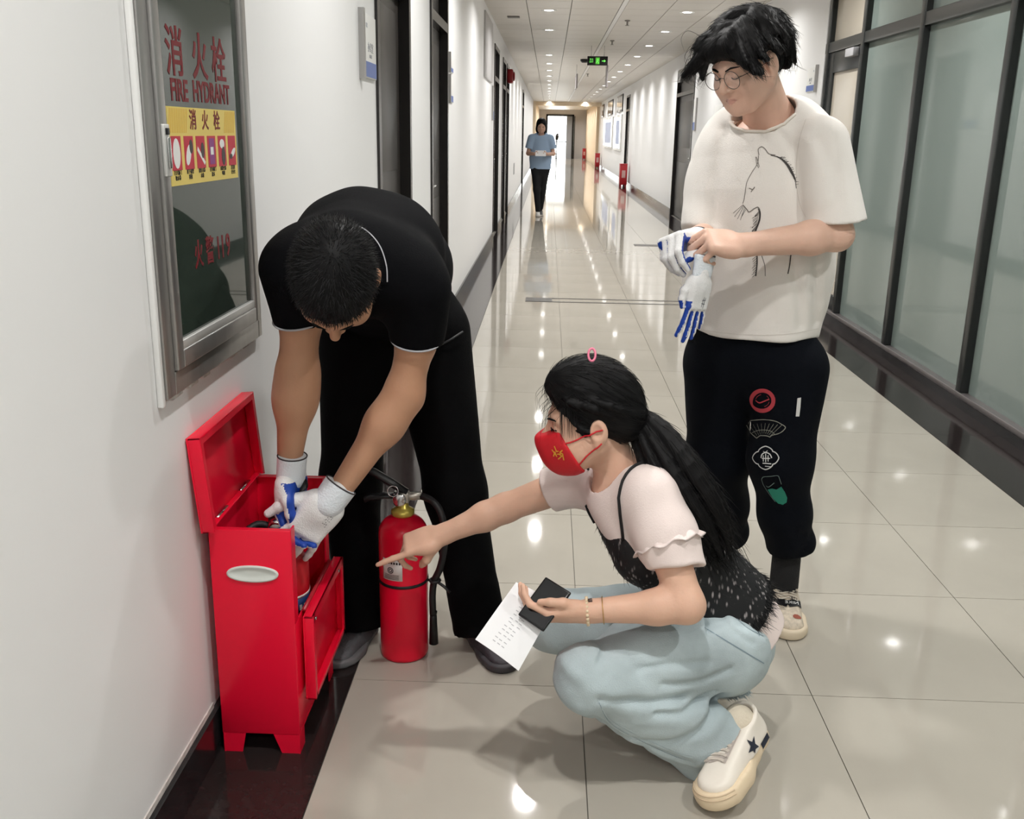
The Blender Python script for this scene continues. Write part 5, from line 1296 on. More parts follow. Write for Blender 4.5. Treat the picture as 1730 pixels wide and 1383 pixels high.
# brows, lowered lashes, glasses
for sd in (-1, 1):
    MB().tube([W1_(sd*.013, .0955, .026), W1_(sd*.030, .0925, .0325), W1_(sd*.049, .076, .029)], [(.003, .0018), (.0036, .002), (.0015, .001)], 6).build('eyebrow', HAIRM, p1)
    MB().tube(smooth_pts([W1_(sd*.018, .0855, .0045), W1_(sd*.026, .0888, .0015), W1_(sd*.036, .0885, .0012), W1_(sd*.047, .080, .005)], 3), .0011, 6).build('eyelashes', HAIRM, p1)
gs = empty('glasses', W1_(0, .1, .008), 'thin round wire glasses worn by the standing man', 'glasses')
WIRE = mat('thin_wire', (.12, .11, .10), .3, metal=.8); GLS = mat('lens_glass', (1, 1, 1), .02, alpha=.05)
for sd in (-1, 1):
    cr = W1_(sd*.034, .103, .004); Mx = frame_m(cr, R1h.col[0], R1h.col[2]); q = MB(); vs_ = []
    pts = [Mx @ Vector((.0245*math.cos(a), .0225*math.sin(a), 0)) for a in [2*math.pi*k/32 for k in range(33)]]
    q.tube(pts, .0009, 6, caps=False); q.build('lens_rim', WIRE, gs)
    MB().prism([(.0243*math.cos(a), .0223*math.sin(a)) for a in [2*math.pi*k/28 for k in range(28)]], Mx, .0006).build('lens', GLS, gs)
    MB().tube(smooth_pts([W1_(sd*.058, .102, .010), W1_(sd*.072, .085, .012), W1_(sd*.082, .03, .012), W1_(sd*.084, -.008, .014), W1_(sd*.082, -.022, .0)], 3), .0010, 6).build('temple_arm', WIRE, gs)
MB().tube(smooth_pts([W1_(-.010, .104, .010), W1_(0, .109, .014), W1_(.010, .104, .010)], 3), .0009, 6).build('bridge', WIRE, gs)
# ================================================================== SQUATTING WOMAN
p3 = empty('person', (.35, 2.02, 0), 'woman squatting in pink top, black lace camisole and pale jeans with red mask, pointing', 'person')
SK3 = skin('fair_skin', (.68, .42, .305))
PINK = mat('pale_pink_jersey', (.78, .665, .63), .75, bump=(300, .12), sheen=.1)
def lace_mat():
    M = mat('black_lace', (.006, .006, .007), .7); nt = M.node_tree; b = nt.nodes['Principled BSDF']
    tc = nt.nodes.new('ShaderNodeTexCoord'); n = nt.nodes.new('ShaderNodeTexVoronoi'); n.inputs['Scale'].default_value = 110
    mp = nt.nodes.new('ShaderNodeMapping'); mp.inputs['Rotation'].default_value = (0, .9, 0); mp.inputs['Scale'].default_value = (1, 1, .35)
    n2 = nt.nodes.new('ShaderNodeTexNoise'); n2.inputs['Scale'].default_value = 22; n2.inputs['Detail'].default_value = 2
    r = nt.nodes.new('ShaderNodeMapRange'); r.inputs[1].default_value = .36; r.inputs[2].default_value = .14
    r2 = nt.nodes.new('ShaderNodeMapRange'); r2.inputs[1].default_value = .42; r2.inputs[2].default_value = .56
    mu = nt.nodes.new('ShaderNodeMath'); mu.operation = 'MULTIPLY'
    mx = nt.nodes.new('ShaderNodeMix'); mx.data_type = 'RGBA'; mx.inputs[6].default_value = (.005, .005, .006, 1); mx.inputs[7].default_value = (.30, .275, .275, 1)
    nt.links.new(tc.outputs['Object'], mp.inputs[0]); nt.links.new(mp.outputs[0], n.inputs['Vector']); nt.links.new(tc.outputs['Object'], n2.inputs['Vector'])
    nt.links.new(n.outputs['Distance'], r.inputs[0]); nt.links.new(n2.outputs[0], r2.inputs[0]); nt.links.new(r.outputs[0], mu.inputs[0]); nt.links.new(r2.outputs[0], mu.inputs[1])
    nt.links.new(mu.outputs[0], mx.inputs[0]); nt.links.new(mx.outputs[2], b.inputs['Base Color']); return M
LACE = lace_mat()
DENIM = mat('pale_blue_denim', (.44, .52, .545), .8, noise=(6, .22), bump=(420, .25)); DENS = mat('denim_seam', (.20, .27, .32), .8)
REDM = mat('red_mask', (.60, .012, .022), .55, bump=(160, .1))
hc3 = J(999, 712, 2.06); R3h = axes((-.98, -.04, -.17), (-.17, -.03, .985))
W3 = lambda x, y, z: hc3+R3h @ Vector((x, y, z))
nb3 = J(1052, 812, 2.07)
s_h = SDF(.0028); head_sdf(s_h, hc3, R3h, .97, neck_to=nb3, neck_r=.047, fem=True)
s_h.cone(nb3, J(1085, 850, 2.08), .052, .07, .03); s_h.cone(J(1035, 840, 2.06), J(1070, 870, 2.06), .045, .06, .04)
SN, EN, WN = J(1100, 842, 1.955), J(1160, 1022, 1.85), J(992, 1032, 1.855)
SF, EF, WFr = J(975, 812, 2.20), J(853, 858, 2.235), J(742, 905, 2.205)
s_n = SDF(.003); s_n.chain([SN, EN], [.046, .036], .02); s_n.chain([EN, EN.lerp(WN, .3), WN], [.036, .035, .0235], .02)
HN = (-1, -.03, -.12); RN = hand_axes(HN, (.1, -.60, -.75), True)
hand_sdf(s_n, WN+V(-.004, 0, -.002), RN, .88, curls=[(.55, .6, .3), (.6, .6, .3), (.6, .65, .3), (.65, .65, .3)], thumb=((.026, .018, -.010), (.048, .050, -.016), (.050, .080, -.020), (.044, .104, -.024)))
s_f = SDF(.003); s_f.chain([SF, EF], [.043, .034], .02); s_f.chain([EF, EF.lerp(WFr, .3), WFr], [.034, .034, .023], .02)
Ff = (J(640, 934, 2.195)-WFr).normalized(); RF = hand_axes(Ff, (.05, -.42, .90), False)
hand_sdf(s_f, WFr+Ff*.002, RF, .88, curls=[(.02, .06, .04), (.95, .75, .4), (1.05, .85, .4), (.95, .6, .3)], splay=(.05, .03, -.03, -.10), thumb=((.026, .020, -.014), (.036, .050, -.040), (.026, .066, -.062), (.016, .076, -.082)))
hp3 = J(1200, 1055, 2.11)
s_t = SDF(.012); s_t.chain([hp3, J(1165, 960, 2.10), J(1090, 870, 2.08)], [.075, .07, .08], .05)
HN3, KN3, AN3 = J(1208, 1082, 2.02), J(1000, 1142, 1.87), J(1208, 1262, 1.94)
HF3, KF3, AF3 = J(1200, 1068, 2.19), J(940, 1048, 2.20), J(1175, 1165, 2.25)
s_t.chain([HN3, KN3, AN3], [.07, .05, .035], .03); s_t.chain([HF3, KF3, AF3], [.07, .05, .035], .03)
b3 = organic('body', [s_h, s_n, s_f, s_t], [SK3], p3)
# pink top
F3 = Vector((-.80, -.38, -.46))                                   # chest direction
pk = SDF(.0045)
AX3 = [J(1078, 862, 2.09), J(1120, 905, 2.10), J(1182, 985, 2.115), J(1222, 1035, 2.12)]; ax3 = (AX3[3]-AX3[0]).normalized()
pk.chain(AX3+[AX3[3]+ax3*.08], [.118, .118, .108, .126, .128], .05, flat=(F3, .80))
pk.cone(SN+V(-.015, .03, .0), SF+V(.03, -.02, .0), .055, .052, .05)
pk.cone(J(1062, 850, 2.04), J(1100, 925, 2.00), .072, .082, .05)
pk.cut(AX3[3]+ax3*.075, ax3+V(.0, 0, .05), .003); pk.ell(J(1042, 800, 2.06), (.066, .066, .074), axes((-.6, -.5, .3), (-.3, -.1, 1)), .006, 's')
hN = J(1146, 958, 1.885); dN = (EN-SN).normalized()
sv = SDF(.0045); sv.chain([SN+V(.0, .01, .0), SN.lerp(hN, .55), hN+dN*.04], [.066, .060, .058], .03); sv.cut(hN, dN+V(-.25, 0, 0), .003); sv.cone(hN+dN*.040, hN+dN*.10, .050, .052, .003, 's'); pk.merge(sv, .03)
hF = J(925, 826, 2.22); dF = (EF-SF).normalized()
sv = SDF(.0045); sv.chain([SF+V(.02, 0, 0), hF+dF*.03], [.062, .052], .03); sv.cut(hF, dF, .003); sv.cone(hF+dF*.036, hF+dF*.09, .047, .049, .003, 's'); pk.merge(sv, .03)
pk.disp(wrinkle(dN, 36, .0042, 33, 1.0))
pink = organic('pink_top', pk, PINK, p3, smooth=2)
# frill round the near sleeve
fr_c = SN.lerp(hN, .58); a_ = dN.orthogonal().normalized(); b_ = dN.cross(a_); q = MB(); n = 72; vs_ = []
for ring_, (rr, dz) in enumerate(((.060, -.004), (.072, .012), (.076, .016), (.070, .013), (.060, .0))):
    for k in range(n):
        an = 2*math.pi*k/n; w_ = 1+(.05*math.sin(an*11)+.03*math.sin(an*17+1) if ring_ in (1, 2, 3) else 0)
        vs_.append(fr_c+(a_*math.cos(an)+b_*math.sin(an))*rr*w_+dN*(dz+(.004*math.sin(an*9) if ring_ in (1, 2, 3) else 0)))
q.add(vs_, [(i*n+k, i*n+(k+1) % n, (i+1)*n+(k+1) % n, (i+1)*n+k) for i in range(4) for k in range(n)], True); q.build('sleeve_frill', PINK, pink)
# black lace camisole over it
cm = SDF(.0045); cm.chain(AX3[1:]+[AX3[3]+ax3*.03], [.128, .118, .134, .138], .05, flat=(F3, .85)); cm.cone(J(1068, 858, 2.04), J(1100, 925, 2.00), .078, .090, .05); cm.chain(AX3[:2], [.123, .127], .05, flat=(F3, .755))
cm.cut(J(1060, 872, 2.02), (-.22, -.10, 1), .003); cm.ell(J(1040, 858, 1.98), (.062, .075, .060), None, .004, 's')
cm.cut(AX3[3]+ax3*.004, ax3+V(.0, 0, .05), .003); cm.disp(wrinkle(ax3, 30, .0025, 12, .9))
cam3 = organic('lace_camisole', cm, LACE, p3, smooth=1)
cbv = bvh_of(cam3); ST = []; rng = random.Random(6)
for v in cam3.data.vertices:
    d_ = (v.co-AX3[3]).dot(ax3)
    if abs(d_+(.10)*((v.co-AX3[3]).x)*0) < .022 and rng.random() < .5 and v.normal.dot(ax3) < .6:
        e_ = ax3+v.normal*rng.uniform(.0, .5)+Vector((rng.gauss(0, .3), rng.gauss(0, .3), rng.gauss(0, .3))); ST.append(([v.co-ax3*.004, v.co+e_*rng.uniform(.012, .03)], .0010))
    elif rng.random() < .035 and v.normal.dot(ax3) < .6:
        t_ = (ax3-v.normal*ax3.dot(v.normal)).normalized(); e_ = t_+v.normal*.25+Vector((rng.gauss(0, .3), rng.gauss(0, .3), rng.gauss(0, .3))); ST.append(([v.co, v.co+e_*rng.uniform(.008, .018)], .0007))
strands('lace_fringe', ST, [mat('fringe_black', (.005, .005, .006), .7)], cam3)
pbv = bvh_of(pink)
def strap(pts):
    P_ = []
    for p in smooth_pts(pts, 5):
        h = pbv.find_nearest(p); P_.append(h[0]+h[1]*.003)
    MB().tube(P_, [(.0045, .0025)]*len(P_), 8).build('strap', mat('strap_black', (.006, .006, .007), .6), cam3)
strap([J(1063, 905, 1.96), J(1066, 850, 1.955), J(1072, 805, 1.97), J(1090, 782, 2.00), J(1115, 800, 2.05), J(1140, 850, 2.08)])
strap([J(1010, 880, 2.06), J(1003, 840, 2.09), J(1001, 800, 2.12), J(1010, 780, 2.16)])
# jeans
jn = SDF(.0055)
jn.cone(J(1206, 1045, 2.115), J(1212, 1080, 2.115), .124, .130, .05, flat=((0, 1, 0), 1.12))
jn.chain([HN3, HN3.lerp(KN3, .5), KN3], [.118, .100, .080], .04); jn.chain([HF3, HF3.lerp(KF3, .5), KF3], [.115, .095, .078], .04)
shn = SDF(.0055); dS = (AN3-KN3).normalized(); sideN = dS.cross(Vector((0, 1, 0))).normalized()
shn.chain([KN3, KN3.lerp(AN3, .45), AN3+dS*.03], [.079, .080, .094], .04, flat=((0, 1, .3), .80)); shn.cut(AN3+dS*.004, dS+V(.10, 0, .12), .003); shn.cone(AN3+dS*.055, AN3+dS*.14, .082, .088, .004, 's', flat=((0, 1, .3), .78)); jn.merge(shn, .02)
shf = SDF(.0055); dS2 = (AF3-KF3).normalized(); shf.chain([KF3, AF3+dS2*.03], [.078, .088], .04, flat=((0, 1, .3), .8)); shf.cut(AF3, dS2, .003); jn.merge(shf, .02)
jn.cut(J(1250, 985, 2.11), (-.30, 0, 1), .01, V(.375, 1.8, .2), V(.9, 2.5, .9)); jn.cut(J(1228, 1000, 2.11), (.62, 0, 1), .01, V(.40, 1.8, .2), V(.9, 2.5, .9))
jn.disp(groove([([(1155, 1178), (1095, 1172), (1040, 1158), (1012, 1150)], 1.0), ([(1228, 1206), (1180, 1236), (1120, 1252), (1062, 1246)], 1.3), ([(1215, 1190), (1150, 1200), (1105, 1190)], .8), ([(1190, 1062), (1240, 1090), (1285, 1118)], .6), ([(1150, 1062), (1080, 1075), (1010, 1102)], .8), ([(1200, 1130), (1130, 1118), (1075, 1122)], .7), ([(1000, 1190), (1040, 1236), (1110, 1270), (1170, 1290)], .7), ([(1120, 1148), (1190, 1160), (1240, 1150)], .8)], 1.86, .0095, .010))
jn.disp(wrinkle((.9, .1, .35), 27, .0065, 41, 1.0)); jn.disp(wrinkle((.75, .3, -.5), 48, .0045, 14, 1.2)); jn.disp(wrinkle((.3, .6, .6), 70, .0016, 24, 1.2))
jeans = organic('jeans', jn, DENIM, p3, smooth=1)
jbv = bvh_of(jeans); ST = []; rng = random.Random(9)
for v in jeans.data.vertices:
    d_ = (v.co-AN3).dot(dS)
    if -.012 < d_ < .05 and (v.co-AN3).length < .15 and rng.random() < .5 and v.normal.dot(dS) < .75:
        e_ = dS+v.normal*.15+Vector((rng.gauss(0, .25), rng.gauss(0, .25), rng.gauss(0, .25))); ST.append(([v.co, v.co+e_*rng.uniform(.006, .014)], .0008))
if ST: strands('frayed_hem', ST, [mat('denim_fray', (.45, .55, .60), .8)], jeans)
def seam(name, pts, Y, w=.002, M=DENS):
    q = ribbon_on(jbv, smooth_pts([J(x, y, Y) for x, y in pts], 6), w, (J(pts[0][0], pts[0][1], Y)-CAMP).normalized(), .0012)
    if q.v: q.build(name, M, jeans)
seam('side_seam', [(1190, 1060), (1240, 1090), (1290, 1120)], 1.95); seam('pocket_seam', [(1240, 1040), (1262, 1060), (1290, 1075)], 1.95); seam('pocket_seam', [(1262, 1020), (1280, 1062), (1282, 1075)], 1.95, .0016)
seam('leg_seam', [(1010, 1180), (1030, 1215), (1080, 1245), (1140, 1272), (1175, 1282)], 1.8, .0022, mat('denim_pale_seam', (.50, .58, .60), .8)); seam('leg_seam', [(1012, 1186), (1032, 1221), (1082, 1251), (1140, 1278), (1172, 1288)], 1.8, .0012)
# sneakers
CRM = mat('cream_leather', (.78, .72, .64), .5); CRS = mat('cream_rubber', (.74, .60, .42), .5); GRYL = mat('grey_lace_panel', (.46, .40, .36), .7); NVY = mat('navy_star', (.018, .022, .038), .6)
sn, sns, Wn, Rn, Ln = shoe(p3, (.528, 1.998, .052), (.378, 1.772, .015), .108, .042, [CRM, CRS], .105, name='sneaker', roll=.26)
snb = bvh_of(sn); ssb = bvh_of(sns)
outd = -Rn.col[0]*1.0                                            # from outer side inwards
star = []
for k in range(10):
    a = math.pi/2+k*math.pi/5; r = .024 if k % 2 == 0 else .0098; star.append((r*math.cos(a), r*math.sin(a)))
q = MB(); patch_on(snb, [Wn(.08-x*.25, .118+y, .071+x*.92) for x, y in star], (outd*.95-Rn.col[2]*.30).normalized(), .0018, q); q.build('navy_star', NVY, sn)
for k in range(6):
    y_ = .120+k*.0125; q = MB(); ribbon_on(snb, [Wn(-.034+.072*i/10, y_+.003*math.sin(i*.6), .16) for i in range(11)], .0065, (0, 0, -1), .0032, q); q.build('lace', mat('grey_cream_lace', (.60, .53, .46), .8), sn)
q = MB(); ribbon_on(snb, [Wn(-.030+.068*i/10, .186-.018*abs(i-5)/5, .16) for i in range(11)], .014, (0, 0, -1), .0018, q); ribbon_on(snb, [Wn(.034+.004*i/8, .10+.085*i/8, .16) for i in range(9)], .012, (0, 0, -1), .0018, q); q.build('eyelet_panel', GRYL, sn)
q = MB(); patch_on(ssb, [Wn(.12, .050+a, .026+b) for a, b in ((-.022, -.006), (0, -.006), (.022, -.006), (.022, .007), (0, .007), (-.022, .007))], outd, .0015, q); q.build('heel_mark', NVY, sns)
for z_ in (.030, .038):
    P_ = []
    for k in range(25):
        a = -1.2+2.4*k/24; o_ = Wn(.15*math.sin(a), Ln-.055+.15*math.cos(a), z_); h = ssb.ray_cast(o_, (Wn(0, Ln-.055, z_)-o_).normalized())
        if h[0] is not None: P_.append(h[0])
    if len(P_) > 4: MB().tube(P_, .0018, 6).build('toe_welt', mat('welt', (.62, .48, .33), .6), sns)
s_ = SDF(.003); s_.cone(Wn(0, .075, .09), AN3+V(0, 0, .02), .036, .036, .01); organic('sock', s_, mat('cream_sock', (.68, .60, .48), .85, bump=(200, .3)), p3)
shoe(p3, (.500, 2.345, .001), (.350, 2.135, .001), .100, .036, [CRM, CRS], .095, name='sneaker')
# face mask
mk = SDF(.0028); head_sdf(mk, hc3, R3h, .97, ears=False, mouth=False, fem=True); mk.ell(W3(0, .085, -.045), (.040, .036, .048), R3h, .03)
mk.disp(lambda x, y, z: np.full_like(x, -.0045)); mk.cut(W3(0, .094, -.003), R3h @ Vector((0, .30, 1)), .004); mk.cut(W3(0, .058, -.03), R3h @ Vector((0, -1, .42)), .004)
mko = organic('face_mask', mk, REDM, p3, smooth=1)
mkb = bvh_of(mko)
b3b = bvh_of(b3)
def on_face(P_): return [h[0]+h[1]*.0022 for h in (b3b.find_nearest(p) for p in P_)]
for sd in (-1, 1):
    MB().tube(on_face(smooth_pts([W3(sd*.052, .068, -.022), W3(sd*.056, .058, -.020), W3(sd*.071, .036, -.012), W3(sd*.083, .008, -.001), W3(sd*.092, -.014, .006)], 4)), .0018, 6).build('ear_loop', REDM, mko)
    MB().tube(on_face(smooth_pts([W3(sd*.046, .062, -.084), W3(sd*.048, .052, -.080), W3(sd*.068, .028, -.056), W3(sd*.080, .004, -.036), W3(sd*.089, -.012, -.024)], 4)), .0016, 6).build('ear_loop', REDM, mko)
q = MB(); rng = random.Random(4); GOLD = mat('gold_print', (.75, .36, .04), .5)
for y_, z_ in ((.080, -.030), (.078, -.048), (.086, -.040)):
    for k in range(2): ribbon_on(mkb, [W3(.12, y_+rng.uniform(-.009, .009), z_+rng.uniform(-.010, .010)) for _ in range(3)], .0028, -R3h.col[0], .0012, q)
if q.v: q.build('gold_print', GOLD, mko)
# hair
hs_ = SDF(.003); hs_.ell(W3(0, -.018, .044), (.080, .100, .090), R3h, .01); hs_.ell(W3(0, .01, .092), (.066, .080, .056), R3h, .03); hs_.ell(W3(0, -.070, -.005), (.062, .045, .055), R3h, .03)
hs_.ell(W3(0, .130, -.004), (.092, .078, .088), R3h, .02, 's')
for sd in (-1, 1): hs_.ell(W3(sd*.085, .018, -.058), (.04, .052, .052), R3h, .014, 's'); hs_.ell(W3(sd*.088, -.012, -.025), (.022, .022, .034), R3h, .008, 's')
hs_.ell(W3(0, -.055, -.105), (.09, .07, .055), R3h, .02, 's')
tie = J(1076, 702, 2.07)
rng = random.Random(15)
def pull(sd, y0, z0, r):                                          # locks drawn back to the tie
    p0 = W3(sd*.078*math.sqrt(max(.1, 1-((y0+.018)/.11)**2-((z0-.044)/.1)**2)), y0, z0); P_ = [p0]
    lt = R3h.transposed() @ (tie-hc3)
    for t_ in (.33, .66, 1.0):
        l0 = R3h.transposed() @ (p0-hc3); q = l0.lerp(lt, t_); e = Vector(((q.x)/.084, (q.y+.018)/.104, (q.z-.044)/.093)).length
        if t_ < 1 and e < 1: q = Vector((q.x/e, (q.y+.018)/e-.018, (q.z-.044)/e+.044))
        P_.append(hc3+R3h @ q)
    hs_.chain(smooth_pts(P_, 3), [r*(.5+.5*min(1, i/4)) for i in range(10)], .005)
for k in range(46): pull(rng.choice((-1, 1, -1, -1)) if k % 2 else -1, rng.uniform(-.05, .055), rng.uniform(.0, .125), rng.uniform(.006, .010))
hs_.cone(tie, W3(0, -.09, .01), .022, .03, .02)
hair3 = organic('hair', hs_, [HAIRM], p3)
# pony tail
pt = SDF(.0035); spine = [tie, J(1100, 735, 2.03), J(1138, 795, 1.985), J(1180, 860, 1.975), J(1208, 915, 1.985), J(1222, 955, 2.00)]
for k in range(60):
    a, rr = rng.uniform(0, 6.28), math.sqrt(rng.random()); wd = [.015, .042, .056, .060, .048, .030]; P_ = []
    L_ = rng.uniform(.86, 1.0); 
    for i, p in enumerate(spine):
        t_ = (spine[min(i+1, 5)]-spine[max(i-1, 0)]).normalized(); o1 = t_.cross(V(0, 1, 0)).normalized(); P_.append(p+(o1*math.cos(a)*1.0+V(0, 1, 0)*math.sin(a)*.45)*rr*wd[i])
    P_ = smooth_pts(P_, 3); P_ = P_[:max(4, int(len(P_)*L_))]
    pt.chain(P_, [.0085*(1 if i < len(P_)-4 else (len(P_)-i)/5) for i in range(len(P_))], .004)
pony = organic('pony_tail', pt, [HAIRM], p3)
ST = []
for v in rng.sample(list(pony.data.vertices), min(900, len(pony.data.vertices))):
    t_ = (spine[3]-spine[1]).normalized(); n_ = v.normal; t_ = (t_-n_*t_.dot(n_))
    if t_.length < .3: continue
    ST.append(([v.co-n_*.001, v.co+t_*.03+n_*.002, v.co+t_*.06+n_*.001], .0008))
strands('pony_strands', ST, [HAIRM, HAIRL], pony)
ST = []
for k in range(26):
    y0, z0 = rng.uniform(.05, .085), rng.uniform(.045, .11); x0 = rng.uniform(.0, .06)
    ST.append((smooth_pts([W3(x0, y0, z0), W3(x0*1.05, y0+.02+rng.random()*.012, z0-.02), W3(x0*1.1, y0+.022+rng.random()*.02, z0-.05-rng.random()*.02)], 3), .0005))
for k in range(30):
    y0 = rng.uniform(.02, .07); ST.append((smooth_pts([W3(.062, y0, .06), W3(.074, y0+.005, .03), W3(.072, y0+.008, .0-rng.random()*.02)], 3), .0007))
me = hair3.data
for v in rng.sample(list(me.vertices), 1800):
    n_ = v.normal; t_ = (tie-v.co); t_ = t_-n_*t_.dot(n_)
    if t_.length < .02: continue
    t_.normalize(); ST.append(([v.co-n_*.001, v.co+t_*.015+n_*.0016, v.co+t_*.035], .0006))
strands('hair_strands', ST, [HAIRM, HAIRM, HAIRL], hair3)
q = MB(); q.ring(.018, .009, .012, 20, 8, frame_m(tie+V(.004, -.012, -.012), (0, 1, 0), (-.3, 0, 1))); q.build('hair_tie', mat('white_scrunchie', (.72, .68, .66), .7, bump=(90, .4)), p3)
cp_ = J(1000, 596, 2.02); q = MB(); Mx = frame_m(cp_, (1, 0, 0), (0, .6, 1))
q.tube([Mx @ Vector((.0075*math.cos(a), .014*math.sin(a)-.004, .0)) for a in [2*math.pi*k/20 for k in range(21)]], .0026, 6, caps=False); q.build('hair_clip', mat('pink_clip', (.85, .22, .34), .35), p3)
# brow and eye on the visible side
MB().tube([W3(.014, .0935, .026), W3(.030, .091, .031), W3(.048, .074, .027)], [(.0025, .0015), (.003, .0016), (.0012, .001)], 6).build('eyebrow', HAIRM, p3)
MB().tube(smooth_pts([W3(.018, .084, .003), W3(.028, .0865, .0035), W3(.044, .079, .006)], 3), .0013, 6).build('eyelashes', HAIRM, p3)
MB().lathe([(.0002, 0), (.004, .001), (.005, .003), (.005, .004)], 14, frame_m(W3(.030, .0865, .006), R3h.col[0], R3h.col[2])).build('eye', BLACKP, p3)
# bracelets (worn)
def bangle(name, t_, r, m_, M, bead=False):
    c_ = EN.lerp(WN, t_); d_ = (WN-EN).normalized(); a_ = d_.orthogonal().normalized(); b_ = d_.cross(a_); q = MB()
    if bead:
        for k in range(20):
            an = 2*math.pi*k/20; p = c_+(a_*math.cos(an)+b_*math.sin(an))*r; q.tube([p-d_*.0005-a_*0, p+d_*.003, p+d_*.006], [.003, .0042, .003], 6)
    else: q.ring(r, m_, m_, 32, 6, Matrix.Translation(c_) @ Matrix((a_, b_, d_)).transposed().to_4x4())
    q.build(name, M, p3)
bangle('beaded_bracelet', .985, .0275, 0, mat('pale_beads', (.72, .58, .40), .35), True); bangle('thin_bracelet', .84, .0285, .0010, mat('gold_wire', (.55, .33, .10), .3, metal=.8))
MB().tube([EN.lerp(WN, .985)+V(-.002, -.006, .026), EN.lerp(WN, .985)+V(.006, -.006, .028)], .005, 8).build('bracelet_charm', mat('brown_bead', (.10, .06, .05), .4), p3)
# what she holds: a sheet of paper and a black phone
def sheet(name, cor, t, M, lab, cat, curl=.0):
    a, b, c, d = [Vector(p) for p in cor]; n_ = (b-a).cross(d-a).normalized(); q = MB(); N_ = 12; vs_ = []
    for sg in (0, 1):
        for i in range(N_+1):
            for k in range(N_+1):
                u_, v_ = i/N_, k/N_; p = a.lerp(b, u_).lerp(d.lerp(c, u_), v_); vs_.append(p+n_*(curl*math.sin(math.pi*u_)+curl*.5*math.sin(2.2*v_)+sg*t))
    S_ = (N_+1)**2; fs_ = []
    for i in range(N_):
        for k in range(N_):
            i0, i1, i2, i3 = i*(N_+1)+k, (i+1)*(N_+1)+k, (i+1)*(N_+1)+k+1, i*(N_+1)+k+1
            fs_ += [(i0, i3, i2, i1), (S_+i0, S_+i1, S_+i2, S_+i3)]
    q.add(vs_, fs_, True); return tag(q.build(name, M), lab, cat), n_
ppr, pn_ = sheet('paper_sheet', (J(803, 1080, 1.83), J(876, 1133, 1.78), J(940, 1020, 1.86), J(872, 984, 1.93)), .0008, PAPER, 'white printed sheet of paper held under the squatting woman\'s phone', 'paper', .006)
ppb = bvh_of(ppr); q = MB(); rng = random.Random(12); vd = (J(870, 1060, 1.85)-CAMP).normalized()
for r in range(11):
    t_ = r/10; x0, y0 = 832+50*t_, 1080-62*t_
    for k in range(3):
        x, y = x0+k*7+rng.uniform(0, 3), y0+k*5.2; ribbon_on(ppb, [J(x, y, 1.85), J(x+4, y+3, 1.85)], .0016, vd, .0006, q)
if q.v: q.build('printed_lines', mat('faint_print', (.45, .45, .47), .7), ppr)
phM = [J(876, 1040, 1.845), J(915, 1066, 1.81), J(948, 1012, 1.845), J(903, 998, 1.88)]
a, b_, c_, d_ = phM; ex_ = (b_-a).normalized(); ey_ = (d_-a); Mx = frame_m(a, ex_, ey_)
ph = MB(); w_, h_ = (b_-a).length, (Mx.to_3x3().transposed() @ (d_-a)).y
ph.bbox((0, 0, .001), (w_*1.1, max(h_, .1), .009), .003, Mx); pho = tag(ph.build('mobile_phone', mat('black_phone_glass', (.010, .010, .011), .25)), 'black mobile phone held in the squatting woman\'s near hand', 'phone')
MB().box((.004, .004, .009), (w_*1.1-.004, max(h_, .1)-.004, .0095), Mx).build('screen', mat('dark_screen', (.006, .006, .007), .12), pho)
# ================================================================== WOMAN WALKING FAR DOWN THE CORRIDOR
p4 = empty('person', (-.14, 17.36, 0), 'woman in pale blue T-shirt walking far down the corridor reading a paper', 'person')
SK4 = skin('far_skin', (.64, .40, .30)); c4 = V(-.142, 17.36, 0); BLU4 = mat('pale_blue_cotton', (.33, .45, .62), .8); BK4 = mat('black_leggings', (.006, .006, .008), .8)
R4 = axes((0, -.95, -.28), (0, -.28, .95)); h4 = c4+V(.0, -.01, 1.515)
s = SDF(.006); head_sdf(s, h4, R4, .95, neck_to=c4+V(0, .02, 1.36), neck_r=.05, fem=True)
a4 = SDF(.006)
for sd in (-1, 1):
    a4.chain([c4+V(sd*.165, .02, 1.31), c4+V(sd*.215, -.0, 1.06)], [.045, .036], .02); a4.chain([c4+V(sd*.215, 0, 1.06), c4+V(sd*.115, -.20, 1.055)], [.036, .027], .02)
    a4.ell(c4+V(sd*.095, -.235, 1.06), (.04, .045, .025), None, .02)
    for k in range(4): a4.cone(c4+V(sd*.09, -.25, 1.075-k*.014), c4+V(sd*.045, -.27, 1.075-k*.014), .009, .007, .004)
    a4.cone(c4+V(sd*.10, -.24, 1.08), c4+V(sd*.06, -.26, 1.105), .010, .008, .006)
t4 = SDF(.012); t4.chain([c4+V(0, .02, .9), c4+V(0, .025, 1.29)], [.07, .07], .03)
organic('body', [s, a4, t4], SK4, p4)
s = SDF(.008); s.chain([c4+V(0, .01, .80), c4+V(0, .01, 1.0), c4+V(0, .015, 1.28)], [.185, .175, .150], .05, flat=((0, 1, 0), .66)); s.cone(c4+V(-.13, .02, 1.315), c4+V(.13, .02, 1.315), .06, .06, .04)
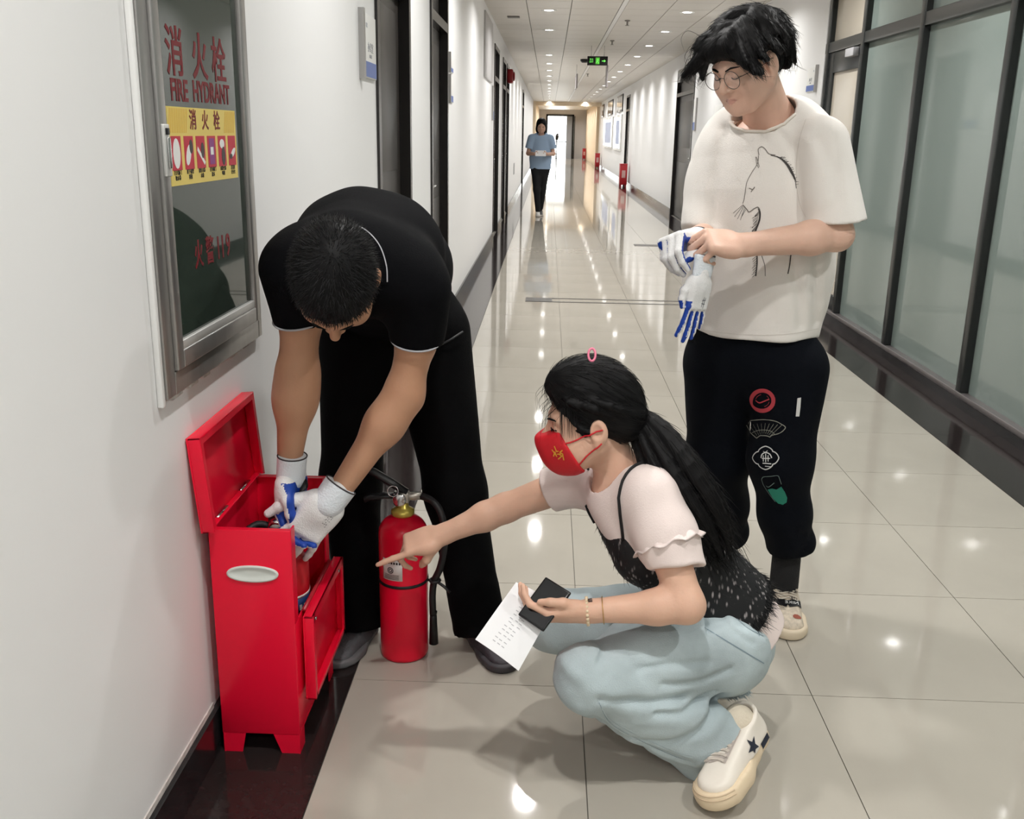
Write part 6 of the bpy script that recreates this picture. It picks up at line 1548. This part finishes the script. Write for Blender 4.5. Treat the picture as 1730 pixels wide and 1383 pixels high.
s.cut(c4+V(0, 0, .80), (0, 0, -1), .004); s.ell(c4+V(0, -.02, 1.40), (.075, .075, .05), None, .008, 's')
for sd in (-1, 1):
    sv = SDF(.008); sv.cone(c4+V(sd*.16, .02, 1.31), c4+V(sd*.222, .0, 1.10), .072, .062, .03); sv.cut(c4+V(sd*.21, 0, 1.145), (sd*.2, 0, -1), .003); s.merge(sv, .03)
s.disp(wrinkle((0, 0, 1), 22, .004, 3)); organic('t_shirt', s, BLU4, p4)
s = SDF(.008); s.cone(c4+V(0, 0, .86), c4+V(0, 0, .80), .15, .155, .03, flat=((0, 1, 0), .7))
s.chain([c4+V(-.07, 0, .80), c4+V(-.055, -.06, .46), c4+V(-.025, -.03, .10)], [.092, .062, .045], .03); s.chain([c4+V(.07, .02, .80), c4+V(.045, .05, .46), c4+V(.02, .14, .13)], [.092, .062, .045], .03); organic('leggings', s, BK4, p4)
SN4 = mat('white_trainer', (.75, .73, .70), .6); SO4 = mat('trainer_sole', (.55, .52, .48), .6)
shoe(p4, c4+V(-.03, .04, .001), c4+V(-.02, -.20, .001), .09, .025, [SN4, SO4], .09, name='trainer', res=.006); shoe(p4, c4+V(.02, .20, .001), c4+V(.025, -.03, .001), .09, .025, [mat('dark_trainer_top', (.10, .10, .10), .6), SO4], .09, name='trainer', res=.006)
W4 = lambda x, y, z: h4+R4 @ Vector((x, y, z))
s = SDF(.006); s.ell(W4(0, -.02, .042), (.088, .104, .090), R4, .02); s.ell(W4(0, -.025, -.055), (.102, .080, .115), R4, .04); s.ell(W4(0, .11, -.03), (.062, .085, .10), R4, .015, 's'); s.ell(W4(0, 0, -.17), (.14, .14, .05), R4, .02, 's'); organic('hair', s, HAIRM, p4)
for sd in (-1, 1): MB().tube([W4(sd*.018, .088, .006), W4(sd*.044, .080, .006)], .003, 6).build('eye', HAIRM, p4)
s4 = tag(MB().box((-.09, -.001, -.06), (.09, .001, .06), Matrix.Translation(c4+V(.0, -.272, 1.07)) @ Matrix.Rotation(-.7, 4, 'X')).build('paper_sheet', PAPER), 'small white sheet of paper held by the far walking woman', 'paper')
